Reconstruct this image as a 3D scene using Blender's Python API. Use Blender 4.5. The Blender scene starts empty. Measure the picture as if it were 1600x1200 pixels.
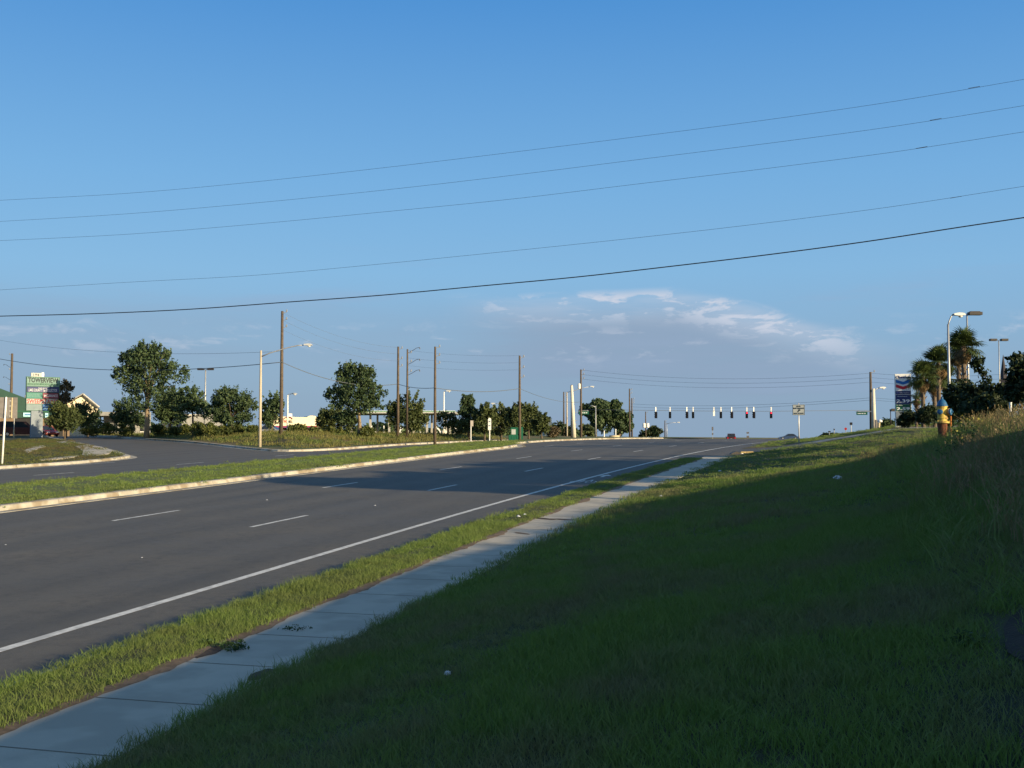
import bpy, math, random
import numpy as np
from mathutils import Vector, Matrix, noise as mnoise

random.seed(7)
RNG = np.random.default_rng(7)
scene = bpy.context.scene
COL = scene.collection
R_ = math.radians

# ------------------------------------------------------------------ camera, sky, sun
F = 1700.0                     # focal length in pixels of the 1600 px wide photograph
EYE = 2.8
YAW = math.atan(460 / 1700.)
PIT = math.atan(86 / 1700.)
cam_d = bpy.data.cameras.new('camera')
cam_d.sensor_width = 36.0
cam_d.lens = 36.0 * F / 1600.0
cam_d.clip_start = 0.1
cam_d.clip_end = 9000
cam = bpy.data.objects.new('camera', cam_d)
COL.objects.link(cam)
cam.location = (0, 0, EYE)
cam.rotation_euler = (math.pi / 2 + PIT, 0, YAW)
scene.camera = cam

SUN_EL, SUN_ROT = R_(13.3), R_(111.0)         # rotation: clockwise from +Y
world = bpy.data.worlds.new('World')
scene.world = world
world.use_nodes = True
nt = world.node_tree
for n in list(nt.nodes):
    nt.nodes.remove(n)


def nd(tree, typ, **kw):
    n = tree.nodes.new(typ)
    for k, v in kw.items():
        if k.startswith('i_'):
            key = k[2:]
            key = int(key) if key.isdigit() else key.replace('_', ' ')
            n.inputs[key].default_value = v
        else:
            setattr(n, k, v)
    return n


def math_n(tree, op, a, b=None, clamp=False):
    n = tree.nodes.new('ShaderNodeMath')
    n.operation = op
    n.use_clamp = clamp
    for i, x in enumerate((a, b)):
        if x is None:
            continue
        if isinstance(x, (int, float)):
            n.inputs[i].default_value = x
        else:
            tree.links.new(x, n.inputs[i])
    return n.outputs[0]


def mix_n(tree, fac, a, b, blend='MIX'):
    n = tree.nodes.new('ShaderNodeMix')
    n.data_type = 'RGBA'
    n.blend_type = blend
    for i, x in ((0, fac), (6, a), (7, b)):
        if isinstance(x, (int, float)):
            n.inputs[i].default_value = x
        elif isinstance(x, tuple):
            n.inputs[i].default_value = x if len(x) == 4 else (*x, 1)
        else:
            tree.links.new(x, n.inputs[i])
    return n.outputs[2]


def ramp_n(tree, fac, stops, interp='LINEAR'):
    n = tree.nodes.new('ShaderNodeValToRGB')
    cr = n.color_ramp
    cr.interpolation = interp
    while len(cr.elements) < len(stops):
        cr.elements.new(0.5)
    for e, (p, c) in zip(cr.elements, stops):
        e.position = p
        e.color = c if len(c) == 4 else (*c, 1)
    tree.links.new(fac, n.inputs[0])
    return n.outputs[0]


def smooth_n(tree, x, a, b):
    n = tree.nodes.new('ShaderNodeMapRange')
    n.interpolation_type = 'SMOOTHSTEP'
    tree.links.new(x, n.inputs[0])
    n.inputs[1].default_value = a
    n.inputs[2].default_value = b
    return n.outputs[0]


sky = nd(nt, 'ShaderNodeTexSky', sky_type='NISHITA', sun_disc=False)
sky.sun_elevation = SUN_EL
sky.sun_rotation = SUN_ROT
sky.altitude = 0
sky.air_density = 1.25
sky.dust_density = 0.35
sky.ozone_density = 2.2
tc = nd(nt, 'ShaderNodeTexCoord')
sep = nd(nt, 'ShaderNodeSeparateXYZ')
nt.links.new(tc.outputs['Generated'], sep.inputs[0])
# clouds: a thin grey-blue veil low in the sky with small bright heads along its upper edge
lf = nd(nt, 'ShaderNodeTexNoise', i_Scale=2.3, i_Detail=4.0, i_Roughness=.5)
mpl = nd(nt, 'ShaderNodeMapping')
mpl.inputs['Scale'].default_value = (1, 1, 3.0)
mpl.inputs['Location'].default_value = (.35, .1, .2)
nt.links.new(tc.outputs['Generated'], mpl.inputs[0])
nt.links.new(mpl.outputs[0], lf.inputs['Vector'])
mp2 = nd(nt, 'ShaderNodeMapping')
mp2.inputs['Scale'].default_value = (13.0, 13.0, 42.0)
nt.links.new(tc.outputs['Generated'], mp2.inputs[0])
no2 = nd(nt, 'ShaderNodeTexNoise', i_Scale=1.7, i_Detail=9.0, i_Roughness=.60, i_Distortion=.3)
nt.links.new(mp2.outputs[0], no2.inputs['Vector'])
mp3 = nd(nt, 'ShaderNodeMapping')
mp3.inputs['Scale'].default_value = (2.2, 2.2, 20.0)
nt.links.new(tc.outputs['Generated'], mp3.inputs[0])
no3 = nd(nt, 'ShaderNodeTexNoise', i_Scale=1.5, i_Detail=8.0, i_Roughness=.58)
nt.links.new(mp3.outputs[0], no3.inputs['Vector'])
# main bank lies towards the road's vanishing direction
dt = nd(nt, 'ShaderNodeVectorMath', operation='DOT_PRODUCT')
nt.links.new(tc.outputs['Generated'], dt.inputs[0])
dt.inputs[1].default_value = (-.115, .987, .11)
bank_w = smooth_n(nt, dt.outputs['Value'], .976, .997)
sx_ = math_n(nt, 'MULTIPLY', math_n(nt, 'MAXIMUM', math_n(nt, 'ADD', sep.outputs[0], .11), 0.0), .26)
zz_ = math_n(nt, 'ADD', math_n(nt, 'ADD', sep.outputs[2], sx_), math_n(nt, 'MULTIPLY', math_n(nt, 'SUBTRACT', lf.outputs[0], .5), .045))
veil = math_n(nt, 'SUBTRACT', 1.0, smooth_n(nt, zz_, .100, .138))
wm = math_n(nt, 'MULTIPLY', veil, math_n(nt, 'ADD', .50, math_n(nt, 'MULTIPLY', smooth_n(nt, no3.outputs[0], .35, .65), .50)))
wm = math_n(nt, 'MULTIPLY', wm, math_n(nt, 'ADD', .40, math_n(nt, 'MULTIPLY', bank_w, .60)))
win = math_n(nt, 'MULTIPLY', smooth_n(nt, zz_, .094, .124), math_n(nt, 'SUBTRACT', 1.0, smooth_n(nt, zz_, .127, .138)))
soft = math_n(nt, 'MULTIPLY', smooth_n(nt, no3.outputs[0], .30, .62), .40)
hard = math_n(nt, 'MULTIPLY', smooth_n(nt, no2.outputs[0], .46, .60), .95)
puff_hi = math_n(nt, 'MULTIPLY', math_n(nt, 'MULTIPLY', math_n(nt, 'MAXIMUM', soft, hard), win), bank_w)
win2 = math_n(nt, 'MULTIPLY', smooth_n(nt, sep.outputs[2], .060, .085), math_n(nt, 'SUBTRACT', 1.0, smooth_n(nt, sep.outputs[2], .092, .112)))
puff_lo = math_n(nt, 'MULTIPLY', math_n(nt, 'MULTIPLY', smooth_n(nt, no2.outputs[0], .53, .68), win2), .34)
puff = math_n(nt, 'MAXIMUM', puff_hi, puff_lo)
streak = math_n(nt, 'MULTIPLY', math_n(nt, 'MULTIPLY', smooth_n(nt, no3.outputs[0], .52, .72), math_n(nt, 'SUBTRACT', 1.0, smooth_n(nt, sep.outputs[2], .13, .19))), .30)
EXPO = 0.8
KS = 1.0 / (0.10 * 2 ** EXPO)


def skc(r, g, b_):
    return (r * KS, g * KS, b_ * KS, 1)


# clear morning air: the Nishita sky, pulled towards the blue of the photograph's air at each elevation
zf = math_n(nt, 'MAXIMUM', sep.outputs[2], 0.0)
grad_sky = ramp_n(nt, zf, [(0.0, skc(.222, .362, .515)), (.07, skc(.245, .405, .600)), (.15, skc(.222, .462, .740)), (.23, skc(.172, .420, .745)), (.38, skc(.072, .285, .665)), (.65, skc(.095, .215, .44)), (1.0, skc(.085, .18, .35))])
sdot = nd(nt, 'ShaderNodeVectorMath', operation='DOT_PRODUCT')
nt.links.new(tc.outputs['Generated'], sdot.inputs[0])
sdot.inputs[1].default_value = (math.sin(SUN_ROT) * math.cos(SUN_EL), math.cos(SUN_ROT) * math.cos(SUN_EL), math.sin(SUN_EL))
base_sky = mix_n(nt, math_n(nt, 'SUBTRACT', 0.93, math_n(nt, 'MULTIPLY', smooth_n(nt, sdot.outputs['Value'], 0.05, 0.95), .7)), sky.outputs[0], grad_sky)
c1 = mix_n(nt, wm, base_sky, skc(.272, .378, .522))
c1 = mix_n(nt, streak, c1, skc(.31, .42, .60))
c2 = mix_n(nt, puff, c1, skc(.60, .65, .76))
bg = nd(nt, 'ShaderNodeBackground', i_Strength=0.10)
nt.links.new(c2, bg.inputs[0])
wo = nd(nt, 'ShaderNodeOutputWorld')
nt.links.new(bg.outputs[0], wo.inputs[0])

sun_d = bpy.data.lights.new('sun', 'SUN')
sun_d.energy = 5.0
sun_d.angle = R_(0.53)
sun_d.color = (1.0, 0.79, 0.48)
sun = bpy.data.objects.new('sun', sun_d)
COL.objects.link(sun)
SD = Vector((math.sin(SUN_ROT) * math.cos(SUN_EL), math.cos(SUN_ROT) * math.cos(SUN_EL), math.sin(SUN_EL)))
sun.rotation_euler = SD.to_track_quat('Z', 'Y').to_euler()
sun.location = (60, -30, 40)

vs = scene.view_settings
vs.view_transform = 'Standard'
vs.look = 'None'
vs.exposure = EXPO
vs.gamma = 1.0
vs.use_curve_mapping = False

# ------------------------------------------------------------------ camera maths used to lay the place out
CF = np.array([-math.sin(YAW) * math.cos(PIT), math.cos(YAW) * math.cos(PIT), math.sin(PIT)])
CR = np.array([math.cos(YAW), math.sin(YAW), 0.0])
CU = np.cross(CR, CF)


def at(px, py, d):
    p = np.array([0, 0, EYE]) + d * (CF + CR * (px - 800) / F + CU * (600 - py) / F)
    return Vector(p.tolist())


# ------------------------------------------------------------------ terrain
def sst(a, b, x):
    t = min(1.0, max(0.0, (x - a) / (b - a)))
    return t * t * (3 - 2 * t)


def interp(x, pts):
    if x <= pts[0][0]:
        return pts[0][1]
    for (a, va), (b, vb) in zip(pts, pts[1:]):
        if x <= b:
            return va + (vb - va) * (x - a) / (b - a)
    return pts[-1][1]


def Rf(y):
    s = .0261
    if y < 66:
        return s * y
    if y < 152:
        t = y - 66
        return s * 66 + s * t - s * t * t / 172
    z = s * 66 + s * 43
    t = y - 152
    if t < 60:
        return z - .00014 * t * t
    z -= .00014 * 3600
    return max(-0.5, z - .0168 * (t - 60))


def Cv(y):
    if y < 20:
        return 0.0
    if y < 120:
        return .00062 * (y - 20) ** 2
    return 6.2 + .124 * (y - 120)


def x_edge(y): return -9.3 + 1.22 * Cv(y)                 # white edge line
def x_pave(y): return -7.78 + 1.10 * Cv(y)                 # right kerb face
def x_swl(y): return -6.60 + .98 * Cv(y)
def x_swr(y): return -5.22 + .98 * Cv(y)
def x_med_r(y): return interp(y, [(-30, -22.2), (30, -22.25), (80, -21.9), (86, -22.3), (92, -24.2), (98, -25.2), (108, -25.2), (130, -23.2), (152, -18), (400, 12)])
def x_med_l(y): return interp(y, [(-30, -29.6), (80, -29.6), (110, -31.5), (130, -29.6), (152, -25.0), (400, 5)])
def x_far(y): return interp(y, [(76, -37.2), (100, -37.8), (130, -36.5), (152, -32.5), (400, -2)])
def x_rr(y): return interp(y, [(78, -4.9), (86, -4.3), (102, -3.2), (155, 0.8), (400, 31)])  # road's right kerb past the side street


def y_bank_end(x): return interp(x, [(-40, 64.5), (-5.0, 65.0), (-4.2, 66.2), (-2, 69.5), (5, 76.5), (30, 96), (80, 130)])
def y_isl(x): return interp(x, [(-6, 86), (-4.5, 81.5), (-3.6, 82.5), (-0.6, 86.0), (3.5, 91), (30, 113), (80, 150)])
def y_A(x): return interp(x, [(-400, 460), (-100, 125), (-60, 82), (-51, 72.4), (-48.5, 69.6), (-46.4, 67.6), (-45.2, 66), (-44.2, 63), (-43.4, 58)])
def y_B(x): return interp(x, [(-400, 480), (-150, 178), (-83, 116), (-63, 98.5), (-50, 86.5), (-44, 81), (-41, 78.6), (-39.4, 78.4), (-38.2, 80), (-37.3, 84)])


def T(x, y):
    r = Rf(y)
    if x < -25:
        r -= min(.22, .02 * (-25 - x)) * sst(25, 60, y) 
    xf = x_swr(y)
    if x > xf:
        d = x - xf
        f = 1 - .50 * sst(22, 45, y) + .20 * sst(62, 76, y)
        rise = .198 * min(d, 6.4) + .36 * min(max(0, d - 6.4), 2.6) * (1 - .45 * sst(30, 50, y)) + .05 * max(0, d - 9.0)
        rise += (.10 + .50 * (1 - sst(13, 22, y))) * math.exp(-((d - 9.6) / 1.6) ** 2)  # bank crest raised out of view near the camera to shade the sidewalk
        rise *= f
        rise *= 1 + .10 * sst(85, 110, y)
        return r + rise
    xl = -43.2 if y < 66 else (-43.2 + 6 * sst(66, 76, y) if y < 76 else -37.2)
    if y > 76:
        xl = x_far(y)
    if x < xl:
        d = xl - x
        plane = .0261 * min(y, 116) + .15 * sst(105, 135, y)
        base = r + (max(plane, r) - r) * sst(0, 22, d)
        if x < -37:
            db = y - y_B(x)
            if y > 80:
                db = min(db, (xl - x) * 1.1)
            if db > -1:
                base = base + (max(3.16, base) - base) * sst(1.8, 11, db)
        if y > 110:
            base = base + (max(3.12, base) - base) * sst(0, 8, d) * sst(110, 130, y)
        return base
    return r


# ------------------------------------------------------------------ materials
MATS = {}


def mat(name, c1, c2=None, rough=.8, scale=3.0, detail=4.0, bump=0.0, bscale=None, metal=0.0, spec=0.35, c3=None, s3=0.4, emit=None, estr=0):
    if name in MATS:
        return MATS[name]
    m = bpy.data.materials.new(name)
    m.use_nodes = True
    t = m.node_tree
    b = t.nodes['Principled BSDF']
    b.inputs['Roughness'].default_value = rough
    b.inputs['Metallic'].default_value = metal
    b.inputs['Specular IOR Level'].default_value = spec
    b.inputs['Base Color'].default_value = (*c1, 1)
    g = nd(t, 'ShaderNodeNewGeometry')
    if c2 is not None:
        n = nd(t, 'ShaderNodeTexNoise', i_Scale=scale, i_Detail=detail, i_Roughness=.6)
        t.links.new(g.outputs['Position'], n.inputs['Vector'])
        f = smooth_n(t, n.outputs[0], .32, .68)
        c = mix_n(t, f, c1, c2)
        if c3 is not None:
            n3 = nd(t, 'ShaderNodeTexNoise', i_Scale=s3, i_Detail=3.0)
            t.links.new(g.outputs['Position'], n3.inputs['Vector'])
            c = mix_n(t, smooth_n(t, n3.outputs[0], .45, .62), c, c3)
        t.links.new(c, b.inputs['Base Color'])
    if bump:
        nb = nd(t, 'ShaderNodeTexNoise', i_Scale=bscale or scale * 4, i_Detail=5.0)
        t.links.new(g.outputs['Position'], nb.inputs['Vector'])
        bp = nd(t, 'ShaderNodeBump', i_Strength=bump, i_Distance=.02)
        t.links.new(nb.outputs[0], bp.inputs['Height'])
        t.links.new(bp.outputs[0], b.inputs['Normal'])
    if emit:
        b.inputs['Emission Color'].default_value = (*emit, 1)
        b.inputs['Emission Strength'].default_value = estr
    MATS[name] = m
    return m


def leafmat(name, ca, cb, cc, trans=.25, nscale=.5, rough=.6):
    m = bpy.data.materials.new(name)
    m.use_nodes = True
    t = m.node_tree
    b = t.nodes['Principled BSDF']
    b.inputs['Roughness'].default_value = rough
    b.inputs['Specular IOR Level'].default_value = .25
    g = nd(t, 'ShaderNodeNewGeometry')
    c = mix_n(t, g.outputs['Random Per Island'], ca, cb)
    n = nd(t, 'ShaderNodeTexNoise', i_Scale=nscale, i_Detail=5.0, i_Roughness=.65)
    t.links.new(g.outputs['Position'], n.inputs['Vector'])
    c = mix_n(t, smooth_n(t, n.outputs[0], .42, .66), c, cc)
    t.links.new(c, b.inputs['Base Color'])
    tr = nd(t, 'ShaderNodeBsdfTranslucent')
    t.links.new(c, tr.inputs[0])
    mx = nd(t, 'ShaderNodeMixShader', i_0=trans)
    t.links.new(b.outputs[0], mx.inputs[1])
    t.links.new(tr.outputs[0], mx.inputs[2])
    t.links.new(mx.outputs[0], t.nodes['Material Output'].inputs[0])
    MATS[name] = m
    return m


def asphalt(name, ca, cb, stain, n_off=.3):
    m = bpy.data.materials.new(name)
    m.use_nodes = True
    t = m.node_tree
    b = t.nodes['Principled BSDF']
    b.inputs['Specular IOR Level'].default_value = .4
    g = nd(t, 'ShaderNodeNewGeometry')
    n1 = nd(t, 'ShaderNodeTexNoise', i_Scale=55.0, i_Detail=6.0, i_Roughness=.75)
    mpp = nd(t, 'ShaderNodeMapping')
    mpp.inputs['Scale'].default_value = (1.1, .05, 1)
    t.links.new(g.outputs['Position'], mpp.inputs[0])
    n2 = nd(t, 'ShaderNodeTexNoise', i_Scale=1.0, i_Detail=5.0)
    n4 = nd(t, 'ShaderNodeTexNoise', i_Scale=.35, i_Detail=6.0, i_Roughness=.6)
    t.links.new(g.outputs['Position'], n1.inputs['Vector'])
    t.links.new(g.outputs['Position'], n4.inputs['Vector'])
    t.links.new(mpp.outputs[0], n2.inputs['Vector'])
    c = mix_n(t, smooth_n(t, n1.outputs[0], .3, .7), ca, cb)
    c = mix_n(t, math_n(t, 'MULTIPLY', smooth_n(t, n2.outputs[0], .45, .7), .55), c, stain)
    c = mix_n(t, math_n(t, 'MULTIPLY', smooth_n(t, n4.outputs[0], .48, .7), .3), c, (cb[0] * 1.35, cb[1] * 1.3, cb[2] * 1.25, 1))
    n5 = nd(t, 'ShaderNodeTexNoise', i_Scale=5.0, i_Detail=8.0, i_Roughness=.7)
    t.links.new(g.outputs['Position'], n5.inputs['Vector'])
    c = mix_n(t, math_n(t, 'MULTIPLY', smooth_n(t, n5.outputs[0], .46, .64), .5), c, (ca[0] * .8, ca[1] * .8, ca[2] * .82, 1))
    # oil-darkened middle of each lane, polished paler wheel paths either side
    sx = nd(t, 'ShaderNodeSeparateXYZ'); t.links.new(g.outputs['Position'], sx.inputs[0])
    w = math_n(t, 'SINE', math_n(t, 'MULTIPLY', math_n(t, 'ADD', sx.outputs[0], 9.3 + n_off), 2 * math.pi / 2.05))
    w = math_n(t, 'MULTIPLY', math_n(t, 'ADD', math_n(t, 'MULTIPLY', w, .5), .5), smooth_n(t, n2.outputs[0], .25, .65))
    c = mix_n(t, math_n(t, 'MULTIPLY', w, .34), c, (cb[0] * 1.25, cb[1] * 1.25, cb[2] * 1.25, 1))
    t.links.new(c, b.inputs['Base Color'])
    rr = math_n(t, 'ADD', math_n(t, 'MULTIPLY', n4.outputs[0], .25), .62)
    t.links.new(rr, b.inputs['Roughness'])
    bp = nd(t, 'ShaderNodeBump', i_Strength=.35, i_Distance=.012)
    t.links.new(n1.outputs[0], bp.inputs['Height'])
    t.links.new(bp.outputs[0], b.inputs['Normal'])
    MATS[name] = m
    return m


M = MATS
asphalt('asphalt', (.056, .052, .045, 1), (.112, .102, .084, 1), (.050, .047, .041, 1))
mat('kerb', (.42, .40, .34), (.32, .30, .26), .9, 2.5, 6, .2, 30, c3=(.24, .20, .145), s3=1.1)
mat('concrete', (.46, .42, .34), (.41, .375, .31), .9, 1.6, 7, .15, 40, c3=(.36, .33, .27), s3=1.3)
mat('joint_dirt', (.22, .20, .16), (.15, .13, .10), .95, 20, 4)
mat('paint', (.66, .66, .63), (.50, .50, .47), .7, 9, 6, .1, 40, c3=(.44, .44, .42), s3=5)
mat('yellow_paint', (.42, .32, .13), (.34, .25, .12), .75, 6, 5)
mat('turf', (.040, .055, .016), (.050, .042, .020), .95, 2.0, 8, .4, 30, c3=(.020, .028, .010), s3=.25)
mat('median_turf', (.075, .110, .025), (.095, .105, .035), .95, 2.0, 8, .4, 30)
mat('dark_soil', (.034, .025, .018), (.020, .015, .012), .95, 8, 8, .6, 30)
mat('bank_turf', (.090, .085, .028), (.125, .085, .040), .95, .8, 8, .5, 20, c3=(.06, .085, .022), s3=.18)
mat('soil', (.085, .058, .038), (.045, .032, .024), .95, 6, 8, .5, 30)
mat('dry_soil', (.20, .14, .09), (.12, .085, .055), .95, 7, 8, .4, 30)
leafmat('grass_blade', (.125, .205, .030, 1), (.24, .30, .095, 1), (.155, .190, .060, 1), .45, .45)
leafmat('bank_blade', (.105, .185, .030, 1), (.175, .250, .060, 1), (.175, .175, .080, 1), .35, .55)
leafmat('lawn_blade', (.070, .100, .022, 1), (.125, .135, .045, 1), (.115, .095, .040, 1), .35, .18)
leafmat('olive_blade', (.14, .145, .035, 1), (.21, .18, .07, 1), (.10, .15, .035, 1), .3, .25)
leafmat('dry_blade', (.24, .18, .085, 1), (.14, .125, .05, 1), (.28, .21, .12, 1), .3, .6)
leafmat('oak_leaf', (.046, .084, .036, 1), (.098, .136, .058, 1), (.032, .058, .029, 1), .18, .6)
leafmat('olive_leaf', (.056, .082, .026, 1), (.105, .125, .045, 1), (.040, .060, .025, 1), .2, .6)
leafmat('hedge_leaf', (.060, .085, .020, 1), (.15, .16, .045, 1), (.045, .065, .022, 1), .25, .9)
leafmat('red_leaf', (.09, .065, .035, 1), (.12, .09, .05, 1), (.06, .06, .03, 1), .2, .9)
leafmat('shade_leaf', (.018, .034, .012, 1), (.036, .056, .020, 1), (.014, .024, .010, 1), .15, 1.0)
leafmat('palm_leaf', (.050, .085, .022, 1), (.085, .115, .035, 1), (.040, .060, .020, 1), .25, .9)
leafmat('dead_palm', (.17, .11, .05, 1), (.26, .18, .085, 1), (.11, .075, .035, 1), .2, 1.2)
leafmat('weed_leaf', (.03, .07, .02, 1), (.06, .10, .03, 1), (.03, .06, .03, 1), .25, .9)
mat('flower', (.42, .38, .08), rough=.6)
mat('bark', (.12, .095, .07), (.075, .06, .045), .95, 6, 5, .4, 20)
mat('pale_bark', (.26, .20, .13), (.17, .13, .09), .9, 6, 5, .3, 20)
mat('palm_bark', (.17, .13, .095), (.09, .07, .05), .95, 9, 5, .5, 30)
mat('wood_pole', (.115, .088, .065), (.075, .060, .046), .9, 3, 6, .2, 30)
mat('pole_concrete', (.46, .40, .30), (.38, .34, .27), .85, 2, 5)
mat('white_concrete', (.62, .58, .48), (.54, .50, .42), .85, 2, 5)
mat('galv', (.42, .43, .44), (.34, .35, .36), .5, 4, 4, metal=.4)
mat('alu', (.62, .63, .62), (.52, .53, .53), .45, 4, 4, metal=.3)
mat('white_metal', (.78, .78, .75), (.70, .70, .68), .5, 4, 4)
mat('dark_metal', (.025, .022, .022), (.035, .032, .03), .5, 4, 4)
mat('black', (.008, .008, .012), rough=.9, spec=.08)
mat('glass', (.02, .025, .03), rough=.08, spec=.6)
mat('lens', (.75, .76, .74), rough=.25)
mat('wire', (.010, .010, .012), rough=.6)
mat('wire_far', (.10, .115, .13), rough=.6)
mat('sign_back', (.16, .15, .15), (.13, .12, .12), .5, 4, 3, metal=.2)
mat('sign_white', (.42, .45, .44), (.38, .40, .39), .5, 6, 3)
mat('sign_green', (.010, .095, .055), (.012, .11, .062), .45, 5, 3)
mat('red_paint', (.28, .022, .018), (.22, .02, .016), .35, 3, 3)
mat('dark_red', (.045, .008, .008), (.06, .010, .010), .5, 3, 3)
mat('silver', (.42, .43, .44), rough=.3, metal=.5)
mat('blue_paint', (.030, .055, .12), (.04, .07, .15), .28, 3, 3)
mat('tyre', (.015, .015, .015), rough=.85)
mat('tail', (.45, .015, .02), rough=.3)
mat('red_lamp', (.6, .02, .03), rough=.3, emit=(1, .03, .06), estr=1.6)
mat('roof_green', (.008, .048, .036), (.010, .058, .042), .5, 2, 3)
mat('tan_wall', (.20, .14, .09), (.16, .115, .075), .85, 2, 4)
mat('cream', (.80, .70, .50), (.74, .64, .46), .85, 2, 4)
mat('grey_wall', (.28, .28, .27), (.24, .24, .24), .8, 1.5, 4)
mat('white_wall', (.42, .41, .38), (.36, .35, .32), .8, 1.5, 4)
mat('grey_roof', (.20, .20, .20), (.26, .26, .25), .8, 2, 4)
mat('dark_open', (.012, .012, .015), rough=.4)
mat('purple', (.16, .03, .14), rough=.6)
mat('canopy_green', (.012, .20, .07), rough=.5)
mat('canopy_white', (.70, .74, .70), rough=.5)
mat('shade_ceiling', (.25, .25, .24), rough=.7)
mat('sign_pale', (.15, .27, .25), (.13, .24, .22), .5, 5, 3)
mat('sign_grey', (.18, .25, .27), (.15, .21, .23), .5, 3, 3)
mat('sign_grey_blue', (.20, .24, .29), (.17, .21, .25), .6, 3, 3)
mat('navy', (.016, .03, .13), rough=.5)
mat('teal', (.03, .19, .17), rough=.5)
mat('maroon', (.16, .012, .045), rough=.5)
mat('sign_blue', (.012, .10, .30), rough=.5)
mat('sign_light_blue', (.35, .62, .70), rough=.5)
mat('text_dark', (.015, .03, .035), rough=.6)
mat('text_red', (.48, .03, .03), rough=.6)
mat('text_white', (.75, .77, .78), rough=.6)
mat('logo_blue', (.015, .13, .42), rough=.45)
mat('logo_red', (.55, .02, .04), rough=.45)
mat('hydrant_yellow', (.60, .45, .09), (.48, .35, .08), .65, 18, 5, .2, 40, c3=(.30, .19, .06), s3=9)
mat('hydrant_blue', (.015, .085, .20), (.03, .12, .26), .35, 12, 4)
mat('hydrant_rust', (.16, .055, .03), (.10, .04, .025), .9, 14, 6, .4, 50)
mat('litter', (.70, .72, .76), (.55, .57, .62), .6, 25, 4, .3, 60)
mat('box_tan', (.50, .42, .26), (.42, .36, .24), .8, 3, 4)
mat('orange', (.45, .15, .03), rough=.7)
mat('spire', (.05, .045, .05), rough=.8)
mat('brick', (.20, .09, .06), (.15, .07, .05), .9, 8, 4)


# ------------------------------------------------------------------ mesh helpers
class MB:
    def __init__(s):
        s.v = []; s.f = []; s.m = []

    def add(s, vs_, fs, m=0):
        o = len(s.v)
        s.v += [tuple(p) for p in vs_]
        for q in fs:
            s.f.append(tuple(i + o for i in q)); s.m.append(m)
        return s

    def box(s, c, sz, rz=0, m=0, rot=None):
        hx, hy, hz = sz[0] / 2, sz[1] / 2, sz[2] / 2
        ps = [Vector((x, y, z)) for x in (-hx, hx) for y in (-hy, hy) for z in (-hz, hz)]
        mt = rot if rot is not None else Matrix.Rotation(rz, 3, 'Z')
        ps = [mt @ p + Vector(c) for p in ps]
        return s.add(ps, [(0, 1, 3, 2), (4, 6, 7, 5), (0, 4, 5, 1), (2, 3, 7, 6), (0, 2, 6, 4), (1, 5, 7, 3)], m)

    def tube(s, pts, r, n=8, m=0, cap=True):
        pts = [Vector(p) for p in pts]
        if isinstance(r, (int, float)):
            r = [r] * len(pts)
        rings = []
        up = Vector((0, 0, 1))
        for i, p in enumerate(pts):
            t = (pts[min(i + 1, len(pts) - 1)] - pts[max(i - 1, 0)])
            t.normalize()
            a = t.cross(up)
            if a.length < .05:
                a = t.cross(Vector((0, 1, 0)))
            a.normalize()
            b = a.cross(t)
            rings.append([p + (a * math.cos(2 * math.pi * k / n) + b * math.sin(2 * math.pi * k / n)) * r[i] for k in range(n)])
        vs_ = [q for rg in rings for q in rg]
        fs = []
        for i in range(len(pts) - 1):
            for k in range(n):
                k2 = (k + 1) % n
                fs.append((i * n + k, i * n + k2, (i + 1) * n + k2, (i + 1) * n + k))
        if cap:
            fs.append(tuple(range(n))[::-1])
            fs.append(tuple((len(pts) - 1) * n + k for k in range(n)))
        return s.add(vs_, fs, m)

    def prism(s, poly, y0, y1, m=0):
        """polygon given in x,z extruded along y"""
        n = len(poly)
        vs_ = [(p[0], y0, p[1]) for p in poly] + [(p[0], y1, p[1]) for p in poly]
        fs = [tuple(range(n)), tuple(range(2 * n - 1, n - 1, -1))]
        fs += [(i, i + n, (i + 1) % n + n, (i + 1) % n) for i in range(n)]
        return s.add(vs_, fs, m)

    def lathe(s, prof, n=16, m=0, axis=None, org=(0, 0, 0)):
        vs_ = []
        rot = axis if axis is not None else Matrix.Identity(3)
        for (r, z) in prof:
            for k in range(n):
                a = 2 * math.pi * k / n
                vs_.append(rot @ Vector((r * math.cos(a), r * math.sin(a), z)) + Vector(org))
        fs = []
        for i in range(len(prof) - 1):
            for k in range(n):
                k2 = (k + 1) % n
                fs.append((i * n + k, i * n + k2, (i + 1) * n + k2, (i + 1) * n + k))
        fs.append(tuple(range(n))[::-1]); fs.append(tuple((len(prof) - 1) * n + k for k in range(n)))
        return s.add(vs_, fs, m)

    def mesh(s, name, mats, smooth=False):
        me = bpy.data.meshes.new(name)
        me.from_pydata(s.v, [], s.f)
        for mm in (mats if isinstance(mats, (list, tuple)) else [mats]):
            me.materials.append(M[mm])
        me.polygons.foreach_set('material_index', s.m)
        if smooth:
            me.polygons.foreach_set('use_smooth', [True] * len(s.f))
        me.update()
        return me


def link(name, me, parent=None, loc=None, rot=None, scale=None):
    o = bpy.data.objects.new(name, me)
    COL.objects.link(o)
    if parent is not None:
        o.parent = parent
    if loc is not None:
        o.location = loc
    if rot is not None:
        o.rotation_euler = rot
    if scale is not None:
        o.scale = scale
    return o


def part(name, mb, mats, parent, loc=None, rot=None, smooth=False, label=None, kind=None):
    o = link(name, mb.mesh(name, mats, smooth), parent, loc, rot)
    if label:
        o['label'] = label
    if kind:
        o['kind'] = kind
    return o


def tag(o, label, cat, group=None, kind=None):
    if label: o['label'] = label
    if cat: o['category'] = cat
    if group: o['group'] = group
    if kind: o['kind'] = kind
    return o


def thing(name, label, cat, loc, rz=0.0, group=None):
    o = bpy.data.objects.new(name, None)
    COL.objects.link(o)
    o.location = loc
    o.rotation_euler = (0, 0, rz)
    o.empty_display_size = .2
    return tag(o, label, cat, group)


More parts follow.
